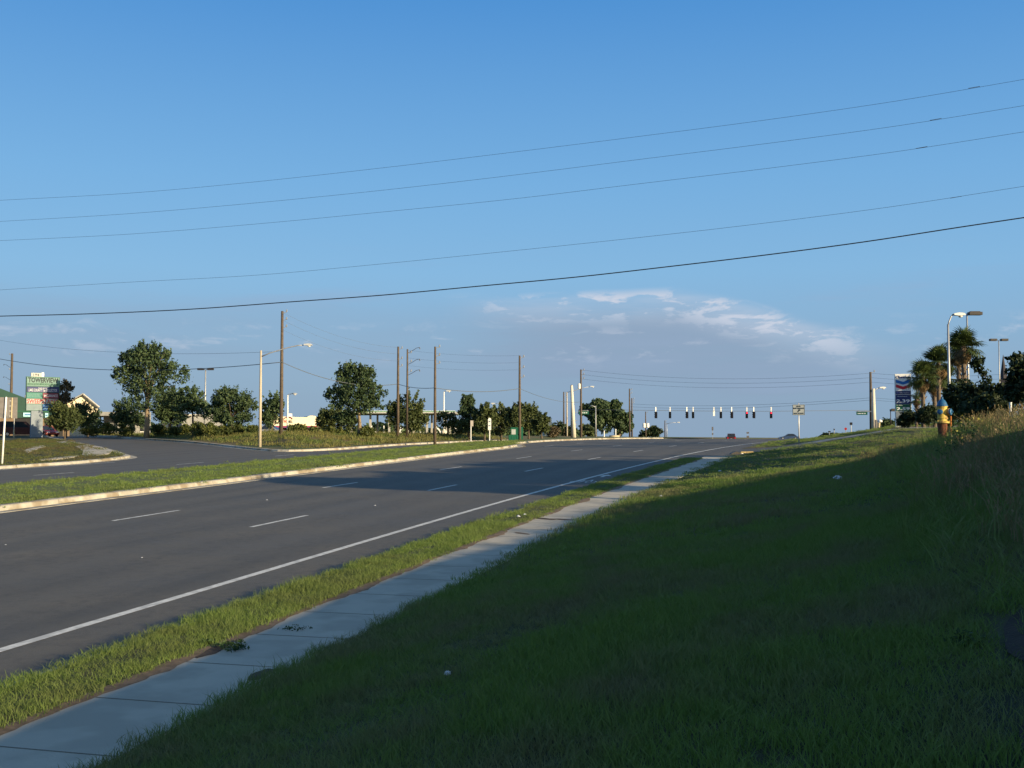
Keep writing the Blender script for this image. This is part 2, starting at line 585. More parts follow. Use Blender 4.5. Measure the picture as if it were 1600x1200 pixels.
def struct(name, mb, mats, smooth=False, kind='structure'):
    o = link(name, mb.mesh(name, mats, smooth))
    o['kind'] = kind
    return o


def text(s, txt, h, mt, parent, loc, rz=0.0, width=None, name='lettering', ext=.012, bold=0.0):
    cu = bpy.data.curves.new('tmp', 'FONT')
    cu.body = txt
    cu.size = 1.0
    cu.extrude = .02
    cu.offset = bold
    cu.resolution_u = 2
    cu.align_x = 'CENTER'
    cu.align_y = 'CENTER'
    o = bpy.data.objects.new('tmp', cu)
    COL.objects.link(o)
    bpy.context.view_layer.update()
    me = bpy.data.meshes.new_from_object(o.evaluated_get(bpy.context.evaluated_depsgraph_get()))
    bpy.data.objects.remove(o)
    n = len(me.vertices)
    co = np.empty(n * 3); me.vertices.foreach_get('co', co); co = co.reshape(-1, 3)
    mn, mx = co.min(0), co.max(0)
    c = (mn + mx) / 2
    hh = mx[1] - mn[1]; ww = mx[0] - mn[0]
    k = h / hh
    kx = (width / ww) if width else k
    out = np.stack([(co[:, 0] - c[0]) * kx, -(co[:, 2] - mn[2]) / (mx[2] - mn[2]) * ext, (co[:, 1] - c[1]) * k], 1)
    me.vertices.foreach_set('co', out.ravel())
    me.materials.clear(); me.materials.append(M[mt])
    me.name = name
    me.update()
    return link(name, me, parent, loc, (0, 0, rz))


def base(px, py, d):
    """ground point in the direction of px at depth d"""
    p = at(px, py, d)
    return Vector((p.x, p.y, T(p.x, p.y)))


def face_rz(px):
    """turn a thing squarely to the camera at image column px"""
    return YAW - math.atan((px - 800) / F)


# ------------------------------------------------------------------ ground, roads, kerbs
def drape(name, us, vs_, fx, fy, off, mats, smooth=True, kind='structure', edge_drop=0.0):
    """grid over parameters (u, v); fx, fy give the ground point; off is the height above the terrain"""
    mb = MB()
    nu, nv = len(us), len(vs_)
    pts = []
    for a in us:
        for b in vs_:
            x, y = fx(a, b), fy(a, b)
            o = off(x, y, a, b) if callable(off) else off
            pts.append((x, y, T(x, y) + o))
    fs = []
    for i in range(nu - 1):
        for j in range(nv - 1):
            fs.append((i * nv + j, (i + 1) * nv + j, (i + 1) * nv + j + 1, i * nv + j + 1))
    mb.add(pts, fs)
    o = struct(name, mb, mats, smooth, kind)
    return o


def rng_(a, b, st):
    n = max(2, int(round((b - a) / st)) + 1)
    return [a + (b - a) * i / (n - 1) for i in range(n)]


def grad(pts):
    out = []
    for (a, b, st) in pts:
        r = rng_(a, b, st)
        out += r if not out else r[1:]
    return out


YL = grad([(-25, 0, 5), (0, 60, 1.5), (60, 170, 2.0), (170, 420, 10)])
# main paved sheet: both carriageways and the mouths of the side streets
road = drape('road', grad([(-120, -90, 4), (-90, -44, 1.3), (-44, -7.83, 1.3), (-7.83, 12, 1.4), (12, 60, 4)]), YL,
             lambda a, b: a + (1.12 * Cv(b) if a == -7.83 else 0), lambda a, b: b,
             lambda x, y, a, b: (-.10 if (x > x_pave(y) + .3 and y < 62) else (-.3 if ((x < -38 and y > y_B(x) + 2.2 and x < x_far(y) - 2) or (x < -45 and y < y_A(x) - 2.2)) else 0.0)), 'asphalt')

# very large ground sheet under everything
gm = MB()
S = 6000
gm.add([(-S, -S, -1.2), (S, -S, -1.2), (S, S, -1.2), (-S, S, -1.2)], [(0, 1, 2, 3)])
struct('ground', gm, 'turf')

# grass areas as raised sheets
def off_g(h):
    return h

YN = grad([(-25, 0, 5), (0, 50, .8), (50, 61, .8)])
verge = drape('verge', [0, .25, .5, .75, 1], YN, lambda a, b: x_pave(b) + .17 + (x_swl(b) - x_pave(b) - .17) * a, lambda a, b: b,
              lambda x, y, a, b: .125 + .05 * math.sin(math.pi * a) + .02 * mnoise.noise(Vector((x * 2, y * 1.3, 0))), 'turf')
BO = grad([(0, 14, .7), (14, 30, 2), (30, 90, 10)])
bank = drape('grass_bank', BO, [i / 80 for i in range(81)],
             lambda o, t: x_swr(-25 + (y_bank_end(o + x_swr(66)) + 25) * t) + o,
             lambda o, t: -25 + (y_bank_end(o + x_swr(66)) + 25) * t,
             lambda x, y, a, b: .13 + (.05 * mnoise.noise(Vector((x * .5, y * .5, 0))) if 0 < a else -.02), 'turf')
# island of grass beyond the right-hand side street
drape('grass_island', grad([(0, 24, 1.2), (24, 90, 8)]), [(i / 50) ** 1.6 for i in range(51)],
      lambda o, t: (lambda y: x_rr(y) + o)(y_isl(x_rr(84) + o) + (420 - y_isl(x_rr(84) + o)) * t),
      lambda o, t: y_isl(x_rr(84) + o) + (420 - y_isl(x_rr(84) + o)) * t, lambda x, y, a, b: .015 + .12 * min(1, b * 30, a / 1.2), 'bank_turf')
# median
YM = grad([(-25, 0, 5), (0, 152, 1.6), (152, 420, 12)])
median = drape('median', [0, .05, .2, .4, .6, .8, .95, 1], YM,
               lambda a, b: (x_med_l(b) + .35) + (x_med_r(b) - .85 - x_med_l(b) - .35) * a, lambda a, b: b,
               lambda x, y, a, b: .15 + .10 * math.sin(math.pi * a) + .03 * mnoise.noise(Vector((x, y * .6, 3))), 'median_turf')
# far left corner lawn and the far bank
drape('corner_lawn', grad([(0, 12, 1.0), (12, 60, 3), (60, 300, 20)]), [1 - (1 - i / 50) ** 1.7 for i in range(51)],
      lambda o, t: -43.5 - o, lambda o, t: -25 + (y_A(-43.5 - o) - .25 + 25) * t, .14, 'turf')
drape('far_bank', grad([(0, 20, 1.0), (20, 70, 3), (70, 300, 20)]), [(i / 60) ** 1.8 for i in range(61)],
      lambda o, t: (lambda y: x_far(y) - .3 - o)(y_B(-37.5 - o) + .3 + (420 - y_B(-37.5 - o)) * t),
      lambda o, t: y_B(-37.5 - o) + .3 + (420 - y_B(-37.5 - o)) * t, .14, 'bank_turf')


def kerb_run(name, pts, side, gut, top, h, seg=3.0, gap=.018, mats='kerb', parent=None):
    """kerb with gutter pan along a list of (x, y) points; side=+1 the raised part lies to the left of travel"""
    root = parent
    L = [0]
    P = [Vector((p[0], p[1])) for p in pts]
    for a, b in zip(P, P[1:]):
        L.append(L[-1] + (b - a).length)
    n = max(1, int(L[-1] / seg))

    def pos(s):
        s = min(max(s, 0), L[-1])
        for i in range(len(P) - 1):
            if s <= L[i + 1] + 1e-6:
                t = (s - L[i]) / max(1e-6, L[i + 1] - L[i])
                d = (P[i + 1] - P[i]).normalized()
                return P[i].lerp(P[i + 1], t), d
        return P[-1], (P[-1] - P[-2]).normalized()
    for k in range(n):
        s0, s1 = L[-1] * k / n, L[-1] * (k + 1) / n - gap
        mb = MB()
        vs2 = []
        m = 4
        for i in range(m + 1):
            p, d = pos(s0 + (s1 - s0) * i / m)
            q = Vector((-d.y, d.x)) * side
            z = T(p.x, p.y)
            prof = [(-gut, -.05), (-gut, .012), (0, .002), (.03, h * .8), (.07, h), (top, h + .005), (top + .02, -.05)]
            for (o, zz) in prof:
                w = p + q * o
                vs2.append((w.x, w.y, z + zz))
        npf = 7
        fs = []
        for i in range(m):
            for j in range(npf - 1):
                fs.append((i * npf + j, (i + 1) * npf + j, (i + 1) * npf + j + 1, i * npf + j + 1))
        fs.append(tuple(range(npf))); fs.append(tuple(m * npf + j for j in range(npf))[::-1])
        mb.add(vs2, fs)
        o = link('kerb_segment', mb.mesh('kerb_segment', mats), root)
    return root


def kerb_root(name):
    o = bpy.data.objects.new(name, None)
    COL.objects.link(o)
    o['kind'] = 'structure'
    return o


def curve_pts(fx, y0, y1, st=2.0):
    return [(fx(y), y) for y in rng_(y0, y1, st)]


kerb_run('k', curve_pts(lambda y: x_med_r(y) - .5, -10, 150), 1, .5, .34, .15, 3.0, parent=kerb_root('median_kerb'))
kerb_run('k', curve_pts(lambda y: x_med_l(y) - .02, -10, 150), -1, .0, .36, .15, 6.0, parent=kerb_root('median_far_kerb'))
kerb_run('k', curve_pts(x_pave, -5, 61), -1, .25, .17, .12, 3.0, parent=kerb_root('verge_kerb'), mats='kerb')
ptsB = [(x, y_B(x)) for x in rng_(-150, -44, 3)] + [(x, y_B(x)) for x in rng_(-43.5, -37.3, .5)]
ptsB += [(x_far(y), y) for y in rng_(85, 150, 3)]
kerb_run('k', ptsB, 1, .45, .50, .15, 4.0, parent=kerb_root('far_bank_kerb'))
ptsA = [(-43.3, y) for y in rng_(-5, 58, 3)] + [(x, y_A(x)) for x in (-44.2, -45.2, -46.4, -48.5, -51, -60, -80, -100)]
kerb_run('k', ptsA, 1, .45, .45, .15, 4.0, parent=kerb_root('corner_kerb'))
# the pale concrete apron along the near side of the side street
drape('concrete_apron', rng_(0.5, 26, 1.5), [0, 1], lambda a, b: a + (b * -1.0), lambda a, b: y_bank_end(a) - .7 + b * 2.2, .19, 'kerb')

# sidewalk slabs
sw = kerb_root('sidewalk')
y = -6.0
while y < 66:
    y1 = y + 1.5
    mb = MB()
    ys = [y + .005, (y + y1) / 2, y1 - .005]
    vs3 = []
    for yy in ys:
        a, b = x_swl(yy) + .0, x_swr(yy)
        if yy > 60:
            a = a + 0 - (yy - 60) * .10
        for (xx, zz) in ((a, 0), (a, .135), (b, .135), (b, 0)):
            vs3.append((xx, yy, T(xx, yy) + zz - .004 * (y % 3 > 1.5) - .10 * sst(62, 66, yy)))
    fs = []
    for i in range(2):
        for j in range(3):
            fs.append((i * 4 + j, (i + 1) * 4 + j, (i + 1) * 4 + j + 1, i * 4 + j + 1))
    fs += [(0, 1, 2, 3), (11, 10, 9, 8)]
    mb.add(vs3, fs)
    link('slab', mb.mesh('slab', 'concrete'), sw)
    if y1 < 61:
        jm = MB()
        a, b = x_swl(y1), x_swr(y1)
        jm.add([(xx, yy, T(xx, yy) + .1385) for xx, yy in ((a, y1 - .007), (b, y1 - .007), (b, y1 + .007), (a, y1 + .007))], [(0, 1, 2, 3)])
        link('joint', jm.mesh('joint', 'joint_dirt'), sw)
    y = y1
# ragged soil creeping over both sidewalk edges
mb = MB()
vs3 = []; fs = []
ys = rng_(0, 60, .12)
for i, yy in enumerate(ys):
    w = .05 + .22 * max(0, mnoise.noise(Vector((0, yy * .55, 7))) + .25) + .06 * mnoise.noise(Vector((3, yy * 4, 0)))
    a = x_swl(yy) - .12
    w = max(.13, w + .12)
    for xx, zz in ((a, .13), (a + w * .5, .150), (a + w, .137)):
        vs3.append((xx, yy, T(xx, yy) + zz))
for i in range(len(ys) - 1):
    for j in range(2):
        fs.append((i * 3 + j, i * 3 + j + 1, (i + 1) * 3 + j + 1, (i + 1) * 3 + j))
mb.add(vs3, fs)
soil = struct('soil_edge', mb, 'dry_soil', True, 'stuff')
tag(soil, 'strip of bare brown soil spilling from the grass verge over the sidewalk edge', 'soil')


def ground_patch(name, cx, cy, rx, ry, off, mt, label, cat, seed, rot=0, n=22):
    mb = MB()
    rr = random.Random(seed)
    ph = rr.random() * 10
    vs4 = [(cx, cy, T(cx, cy) + off + .006)]
    for k in range(n):
        a = 2 * math.pi * k / n
        q = 1 + .35 * mnoise.noise(Vector((math.cos(a) * 1.6, math.sin(a) * 1.6, ph)))
        dx, dy = rx * q * math.cos(a), ry * q * math.sin(a)
        xx, yy = cx + dx * math.cos(rot) - dy * math.sin(rot), cy + dx * math.sin(rot) + dy * math.cos(rot)
        vs4.append((xx, yy, T(xx, yy) + off))
    mb.add(vs4, [(0, 1 + k, 1 + (k + 1) % n) for k in range(n)])
    o = link(name, mb.mesh(name, mt))
    return tag(o, label, cat, kind='stuff')


# painted markings: thin sheets just above the asphalt, children of the road
def stripe(name, fx, y0, y1, w, mt, parent, st=1.5, off=.004):
    mb = MB()
    vs5 = []
    ys = rng_(y0, y1, st)
    for yy in ys:
        x = fx(yy)
        for q in (-w / 2, w / 2):
            vs5.append((x + q, yy, T(x + q, yy) + off))
    fs = [(2 * i, 2 * i + 1, 2 * i + 3, 2 * i + 2) for i in range(len(ys) - 1)]
    mb.add(vs5, fs)
    return link(name, mb.mesh(name, mt), parent)


stripe('edge_line', x_edge, -5, 110, .16, 'paint', road, 1.5)
for k in range(-1, 9):
    y0 = 24.3 + 12.55 * k
    stripe('lane_dash', lambda y: -13.25 + Cv(y) * .95, y0, y0 + 3.1, .125, 'paint', road, 1.0)
    stripe('lane_dash', lambda y: -17.65 + Cv(y) * .85, y0 + .7, y0 + 3.8, .125, 'paint', road, 1.0)
for k in range(0, 5):
    y0 = 86.5 + 11 * k
    stripe('lane_dash', lambda y: -21.6 + Cv(y) * .35, y0, y0 + 2.8, .12, 'paint', road, 1.0)
stripe('yellow_line', lambda y: x_med_r(y) + .18, 84, 110, .14, 'yellow_paint', road, 1.0)
for k in range(-2, 8):
    y0 = 45.0 + 12.4 * k
    stripe('lane_dash', lambda y: -36.2, y0, y0 + 3.0, .13, 'paint', road, 1.0) if y0 < 75 else None
    stripe('lane_dash', lambda y: -32.0, y0 - 1.8, y0 + 1.6, .13, 'paint', road, 1.0) if y0 < 90 else None
stripe('edge_line', lambda y: -42.2, -5, 60, .14, 'paint', road, 1.5)

# bicycle symbol and arrow in the kerb-side lane
bk = MB()


def flat_bar(mb, p, q, w, cx, cy, sx, sy, off=.005):
    p = Vector((cx + p[0] * sx, cy + p[1] * sy)); q = Vector((cx + q[0] * sx, cy + q[1] * sy))
    d = (q - p).normalized(); nrm = Vector((-d.y, d.x)) * w / 2
    vs6 = [p - nrm, q - nrm, q + nrm, p + nrm]
    mb.add([(a.x, a.y, T(a.x, a.y) + off) for a in vs6], [(0, 1, 2, 3)])


bcx, bcy = -8.55, 42.4
for sgn in (-1, 1):
    for k in range(12):
        a0, a1 = 2 * math.pi * k / 12, 2 * math.pi * (k + 1) / 12
        flat_bar(bk, (sgn * .30 + .2 * math.cos(a0), .2 * math.sin(a0)), (sgn * .30 + .2 * math.cos(a1), .2 * math.sin(a1)), .06, bcx, bcy, 1, 2.6, .005 + .0006 * (k % 2))
for i, (p, q) in enumerate([((-.3, 0), (-.08, .02)), ((-.08, .02), (.18, .36)), ((-.3, 0), (-.12, .36)), ((-.12, .36), (.18, .36)), ((.3, 0), (.16, .46)), ((.16, .46), (.06, .46)), ((-.2, .42), (-.06, .42)), ((-.08, .02), (-.13, .42))]):
    flat_bar(bk, p, q, .06, bcx, bcy, 1, 2.6, .0066 + .0006 * i)
link('bicycle_symbol', bk.mesh('bicycle_symbol', 'paint'), road)
ar = MB()
ax, ay = -8.42, 45.6
ar.add([(ax + dx, ay + dy, T(ax, ay + dy) + .005) for dx, dy in ((-.07, 0), (.07, 0), (.07, .8), (-.07, .8))], [(0, 1, 2, 3)])
ar.add([(ax + dx, ay + dy, T(ax, ay + dy) + .005) for dx, dy in ((-.3, .803), (.3, .803), (0, 1.7))], [(0, 1, 2)])
link('arrow_symbol', ar.mesh('arrow_symbol', 'paint'), road)
# repaired crack bands in the asphalt


# ------------------------------------------------------------------ grass scattered with geometry nodes
def blade_tuft(seed, n, rad, h0, h1, w, lean, mt, seg=3):
    rr = random.Random(seed)
    mb = MB()
    for _ in range(n):
        a = rr.random() * 6.283; r = rad * math.sqrt(rr.random())
        x, y = r * math.cos(a), r * math.sin(a)
        h = rr.uniform(h0, h1); az = rr.random() * 6.283
        ln = lean * rr.uniform(.3, 1.3) * h
        dx, dy = math.cos(az), math.sin(az)
        fa = rr.random() * 6.283
        wx, wy = math.cos(fa) * w / 2, math.sin(fa) * w / 2
        vs7 = []
        for i in range(seg):
            t = i / seg
            q = 1 - t * .55
            cx, cy, cz = x + dx * ln * t * t, y + dy * ln * t * t, h * t * (1 - .12 * t)
            vs7 += [(cx - wx * q, cy - wy * q, cz), (cx + wx * q, cy + wy * q, cz)]
        vs7.append((x + dx * ln, y + dy * ln, h * .9))
        fs = [(2 * i, 2 * i + 1, 2 * i + 3, 2 * i + 2) for i in range(seg - 1)] + [(2 * seg - 2, 2 * seg - 1, 2 * seg)]
        mb.add(vs7, fs)
    return mb.mesh('tuft', mt)


def tuft_coll(name, meshes):
    c = bpy.data.collections.new(name)
    for i, me in enumerate(meshes):
        o = bpy.data.objects.new('%s_%02d' % (name, i), me)
        c.objects.link(o)
    return c


def scatter(name, coll, P, rot, sc, idx, label, cat):
    me = bpy.data.meshes.new(name)
    me.vertices.add(len(P))
    me.vertices.foreach_set('co', np.asarray(P, dtype=np.float32).ravel())
    a = me.attributes.new('rot', 'FLOAT_VECTOR', 'POINT'); a.data.foreach_set('vector', np.asarray(rot, dtype=np.float32).ravel())
    a = me.attributes.new('sc', 'FLOAT_VECTOR', 'POINT'); a.data.foreach_set('vector', np.asarray(sc, dtype=np.float32).ravel())
    a = me.attributes.new('idx', 'INT', 'POINT'); a.data.foreach_set('value', np.asarray(idx, dtype=np.int32))
    o = link(name, me)
    g = bpy.data.node_groups.new(name, 'GeometryNodeTree')
    g.interface.new_socket('Geometry', in_out='INPUT', socket_type='NodeSocketGeometry')
    g.interface.new_socket('Geometry', in_out='OUTPUT', socket_type='NodeSocketGeometry')
    gi = g.nodes.new('NodeGroupInput'); go = g.nodes.new('NodeGroupOutput')
    ci = g.nodes.new('GeometryNodeCollectionInfo')
    ci.inputs['Collection'].default_value = coll
    ci.inputs['Separate Children'].default_value = True
    ci.inputs['Reset Children'].default_value = True
    ip = g.nodes.new('GeometryNodeInstanceOnPoints')
    ip.inputs['Pick Instance'].default_value = True

    def attr(nm, dt):
        q = g.nodes.new('GeometryNodeInputNamedAttribute')
        q.data_type = dt
        q.inputs['Name'].default_value = nm
        return q.outputs[0]
    g.links.new(gi.outputs[0], ip.inputs['Points'])
    g.links.new(ci.outputs[0], ip.inputs['Instance'])
    g.links.new(attr('idx', 'INT'), ip.inputs['Instance Index'])
    g.links.new(attr('rot', 'FLOAT_VECTOR'), ip.inputs['Rotation'])
    g.links.new(attr('sc', 'FLOAT_VECTOR'), ip.inputs['Scale'])
    g.links.new(ip.outputs[0], go.inputs[0])
    md = o.modifiers.new('scatter', 'NODES')
    md.node_group = g
    return tag(o, label, cat, kind='stuff')


def in_view(x, y, z, m=60):
    p = np.array([x, y, z - EYE])
    d = p @ CF
    if d < 1:
        return False
    px, py = 800 + F * (p @ CR) / d, 600 - F * (p @ CU) / d
    return -m < px < 1600 + m and py < 1200 + 3 * m


def fill(regs, dmin, dmax, off, keep=None, jz=0.0):
    """jittered grid points; regs: (x0, x1, y0, y1, step, test)"""
    out = []
    for (x0, x1, y0, y1, st, test) in regs:
        nx, ny = int((x1 - x0) / st), int((y1 - y0) / st)
        J = RNG.random((nx + 1, ny + 1, 2))
        for i in range(nx + 1):
            for j in range(ny + 1):
                x = x0 + (i + J[i, j, 0]) * st
                y = y0 + (j + J[i, j, 1]) * st
                dd = math.hypot(x, y)
                if dd < dmin or dd > dmax:
                    continue
                if not test(x, y):
                    continue
                z = T(x, y) + off
                if not in_view(x, y, z):
                    continue
                out.append((x, y, z))
    return out


BARE = [(1.35, 6.9, .30, .9), (1.15, 5.2, .30, .8), (1.9, 8.6, .35, .8), (2.2, 11.0, .3, .6)]


def is_bank(x, y):
    if not (x > x_swr(y) + .02 and y < y_bank_end(x) - (1.3 if x > 0 else .1)):
        return False
    if hyd_clear(x, y) and random.random() < .85:
        return False
    for (cx, cy, rx, ry) in BARE:
        q = ((x - cx) / rx) ** 2 + ((y - cy) / ry) ** 2 + .5 * mnoise.noise(Vector((x * 1.5, y * 1.5, 0)))
        if q < 1 and random.random() < .72:
            return False
    return True


def hyd_clear(x, y):
    # trampled ground round the hydrant
    return (x - 3.1) ** 2 / 1.0 + (y - 28.6) ** 2 / 9.0 < 1


def is_verge(x, y):
    e = .10 * max(0, mnoise.noise(Vector((0, y * .55, 7))) + .25)
    return x_pave(y) + .13 < x < x_swl(y) - .02 - e and y < 61


def is_med(x, y): return x_med_l(y) + .3 < x < x_med_r(y) - .8


def put(name, coll, n, P, label, cat, smin, smax, zvar=.35, tilt=.12, patch=0.5):
    P = np.array(P)
    N = len(P)
    rot = np.stack([RNG.normal(0, tilt, N), RNG.normal(0, tilt, N), RNG.random(N) * 6.283], 1)
    s = smin + (smax - smin) * RNG.random(N)
    nz = np.array([mnoise.noise(Vector((p[0] * patch, p[1] * patch, 2))) + .6 * mnoise.noise(Vector((p[0] * 1.7, p[1] * 1.7, 8))) for p in P])
    sz = s * (1 + zvar * nz * 1.6)
    return scatter(name, coll, P, rot, np.stack([s, s, np.maximum(.3, sz)], 1), RNG.integers(0, n, N), label, cat)


near = tuft_coll('near_tuft', [blade_tuft(10 + i, 76, .17, .04, .12, .006, .75, 'grass_blade') for i in range(8)])
nearb = tuft_coll('nearbank_tuft', [blade_tuft(30 + i, 80, .19, .04, .125, .006, .8, 'bank_blade') for i in range(8)])
mid = tuft_coll('mid_tuft', [blade_tuft(50 + i, 95, .38, .05, .12, .012, .7, 'bank_blade', 2) for i in range(6)])
midv = tuft_coll('midverge_tuft', [blade_tuft(60 + i, 95, .30, .04, .12, .011, .7, 'grass_blade', 2) for i in range(6)])
far = tuft_coll('far_tuft', [blade_tuft(70 + i, 170, .8, .05, .15, .024, .7, 'grass_blade', 2) for i in range(5)])
farb = tuft_coll('farbank_tuft', [blade_tuft(80 + i, 130, .8, .04, .12, .028, .7, 'bank_blade', 2) for i in range(5)])
farl = tuft_coll('farlawn_tuft', [blade_tuft(75 + i, 110, .8, .05, .17, .035, .7, 'lawn_blade', 2) for i in range(5)])
farw = tuft_coll('farweed_tuft', [blade_tuft(90 + i, 110, 1.2, .10, .45, .05, .5, 'olive_blade', 2) for i in range(5)])

put('verge_grass', near, 8, fill([(-8.3, -6.5, 5, 26, .12, is_verge)], 3, 26, .13), 'bright green grass strip between the road kerb and the sidewalk', 'grass', .75, 1.15)
put('verge_grass_far', midv, 6, fill([(-8.3, -5, 20, 61, .2, is_verge)], 26, 70, .13), 'green grass strip between road and sidewalk, farther up the hill', 'grass', .6, .95)
put('bank_grass', nearb, 8, fill([(-6, 12, 2, 20, .14, is_bank)], 2.5, 17, .12), 'dark shaded green grass on the near slope of the bank', 'grass', .85, 1.1)
put('bank_grass_mid', mid, 6, fill([(-6, 14, 8, 42, .27, is_bank)], 17, 40, .12), 'shaded grass on the middle of the roadside bank', 'grass', .8, 1.05)
put('bank_grass_far', farb, 5, fill([(-6, 22, 30, 80, .62, is_bank)], 40, 85, .12), 'grass on the far end of the bank beside the side street', 'grass', .5, .75)
put('median_grass', far, 5, fill([(-31, -21, 20, 100, .42, is_med)], 20, 105, .16), 'sunlit green grass on the median between the carriageways', 'grass', .45, .8)
put('corner_grass', farl, 5, fill([(-80, -43.6, 40, 100, .8, lambda x, y: y < y_A(x) - .6 and x < -43.8)], 40, 130, .12), 'green grass on the corner lawn at the left', 'grass', .5, .9)
put('far_bank_grass', farw, 5, fill([(-120, -37.6, 76, 135, 1.3, lambda x, y: y > y_B(x) + 2.6 and x < x_far(y) - 1.6)], 60, 165, .1), 'olive and brown dry grass on the far roadside bank', 'grass', .6, 1.0)
put('island_grass', far, 5, fill([(-4, 22, 80, 120, .9, lambda x, y: y > y_isl(x) + .5 and x > x_rr(y) + .5)], 60, 135, .1), 'yellow green grass on the rise beyond the side street', 'grass', .45, .8)

# tall weeds on the top of the near bank
def stalk_tuft(seed):
    rr = random.Random(seed)
    mb = MB()
    for _ in range(34):
        a = rr.random() * 6.283; r = .35 * math.sqrt(rr.random())
        x, y = r * math.cos(a), r * math.sin(a)
        h = rr.uniform(.25, .62); az = rr.random() * 6.283; ln = h * rr.uniform(.1, .7)
        fa = rr.random() * 6.28; w = .006
        wx, wy = math.cos(fa) * w, math.sin(fa) * w
        pts = [(x + math.cos(az) * ln * t * t, y + math.sin(az) * ln * t * t, h * t * (1 - .15 * t)) for t in (0, .35, .7, 1)]
        vs8 = []
        for i, p in enumerate(pts):
            k = (1, .8, .6, .3)[i]
            vs8 += [(p[0] - wx * k, p[1] - wy * k, p[2]), (p[0] + wx * k, p[1] + wy * k, p[2])]
        mb.add(vs8, [(0, 1, 3, 2), (2, 3, 5, 4), (4, 5, 7, 6)], 0)
        if rr.random() < .5:          # seed head
            p = pts[3]
            for q in range(4):
                o = rr.uniform(-.1, 0)
                b = rr.random() * 6.28
                mb.add([(p[0], p[1], p[2] + o), (p[0] + .018 * math.cos(b), p[1] + .018 * math.sin(b), p[2] + o + .03), (p[0], p[1], p[2] + o + .045)], [(0, 1, 2)], 1)
    return mb.mesh('stalk', ['dry_blade', 'dry_blade'])


stalks = tuft_coll('stalk_tuft', [stalk_tuft(i) for i in range(6)])


def is_weed(x, y):
    d = x - x_swr(y)
    n = mnoise.noise(Vector((x * .35, y * .35, 9)))
    if y < 9 or y > 48 or y > y_bank_end(x) - 16:
        return False
    if d < 6.7 + 1.1 * n:
        return False
    # the ground round the hydrant and on its near side is only thinly overgrown
    if hyd_clear(x, y):
        return False
    side = x - (.135 * y + .25 * n)
    if side < 0:
        return random.random() < .10
    return d < 16 and random.random() < (.62 + .38 * sst(-.3, .4, n))


put('tall_weeds', stalks, 6, fill([(0, 14, 8, 50, .36, is_weed)], 8, 60, .1), 'tall dry brown weeds and seed stalks along the top of the bank', 'weeds', .5, .95)
tallg = tuft_coll('tall_tuft', [blade_tuft(110 + i, 50, .25, .15, .42, .009, 1.0, 'bank_blade') for i in range(6)])
put('rank_grass', tallg, 6, fill([(0, 12, 4, 42, .38, lambda x, y: x - x_swr(y) > 6.5 + .35 * mnoise.noise(Vector((x, y, 0))) + .8 * sst(16, 28, y) and not hyd_clear(x, y) and is_bank(x, y) and random.random() < .75)], 3, 42, .1),
    'long rank green grass on the upper bank at the right', 'grass', .7, 1.2)

# ------------------------------------------------------------------ trees and shrubs
def leaf_cloud(name, blobs, n, size, mt, rr, spiky=0.0, flat=.0, sprig=0):
    """blobs: (center Vector, rx, ry, rz). returns a mesh of many small leaf clumps"""
    w = np.array([b[1] * b[3] + b[2] * b[3] for b in blobs]); w = w / w.sum()
    k = rr.choice(len(blobs), n, p=w)
    C = np.array([tuple(b[0]) for b in blobs])[k]
    Rr = np.array([(b[1], b[2], b[3]) for b in blobs])[k]
    D = rr.normal(size=(n, 3)); D /= np.linalg.norm(D, axis=1)[:, None]
    rad = .50 + .52 * rr.random(n) ** .6 + spiky * np.maximum(0, rr.normal(size=n)) * .36
    Pp = C + D * Rr * rad[:, None]
    # two tangent directions per leaf clump
    A = rr.normal(size=(n, 3)) + D * .0
    A /= np.linalg.norm(A, axis=1)[:, None]
    B = np.cross(A, rr.normal(size=(n, 3))); B /= np.linalg.norm(B, axis=1)[:, None]
    s = size * (.5 + .9 * rr.random(n))[:, None]
    V = np.empty((n, 4, 3))
    V[:, 0] = Pp - A * s * .6
    V[:, 1] = Pp + B * s * .34
    V[:, 2] = Pp + A * s * .6
    V[:, 3] = Pp - B * s * .34
    V = V.reshape(-1, 3)
    me = bpy.data.meshes.new(name)
    me.vertices.add(n * 4); me.vertices.foreach_set('co', V.astype(np.float32).ravel())
    me.loops.add(n * 4); me.loops.foreach_set('vertex_index', np.arange(n * 4, dtype=np.int32))
    me.polygons.add(n); me.polygons.foreach_set('loop_start', np.arange(0, n * 4, 4, dtype=np.int32))
    me.polygons.foreach_set('loop_total', np.full(n, 4, dtype=np.int32))
    me.materials.append(M[mt])
    me.update(calc_edges=True)
    return me


def sub_blobs(rr, ells, per, k=.42):
    out = []
    for (c, rx, ry, rz) in ells:
        for _ in range(per):
            d = rr.normal(size=3); d /= np.linalg.norm(d)
            q = .35 + .5 * rr.random()
            s = k * (.55 + .75 * rr.random())
            out.append((Vector((c.x + d[0] * rx * q, c.y + d[1] * ry * q, c.z + d[2] * rz * q)), rx * s, ry * s, rz * s * .8))
    return out


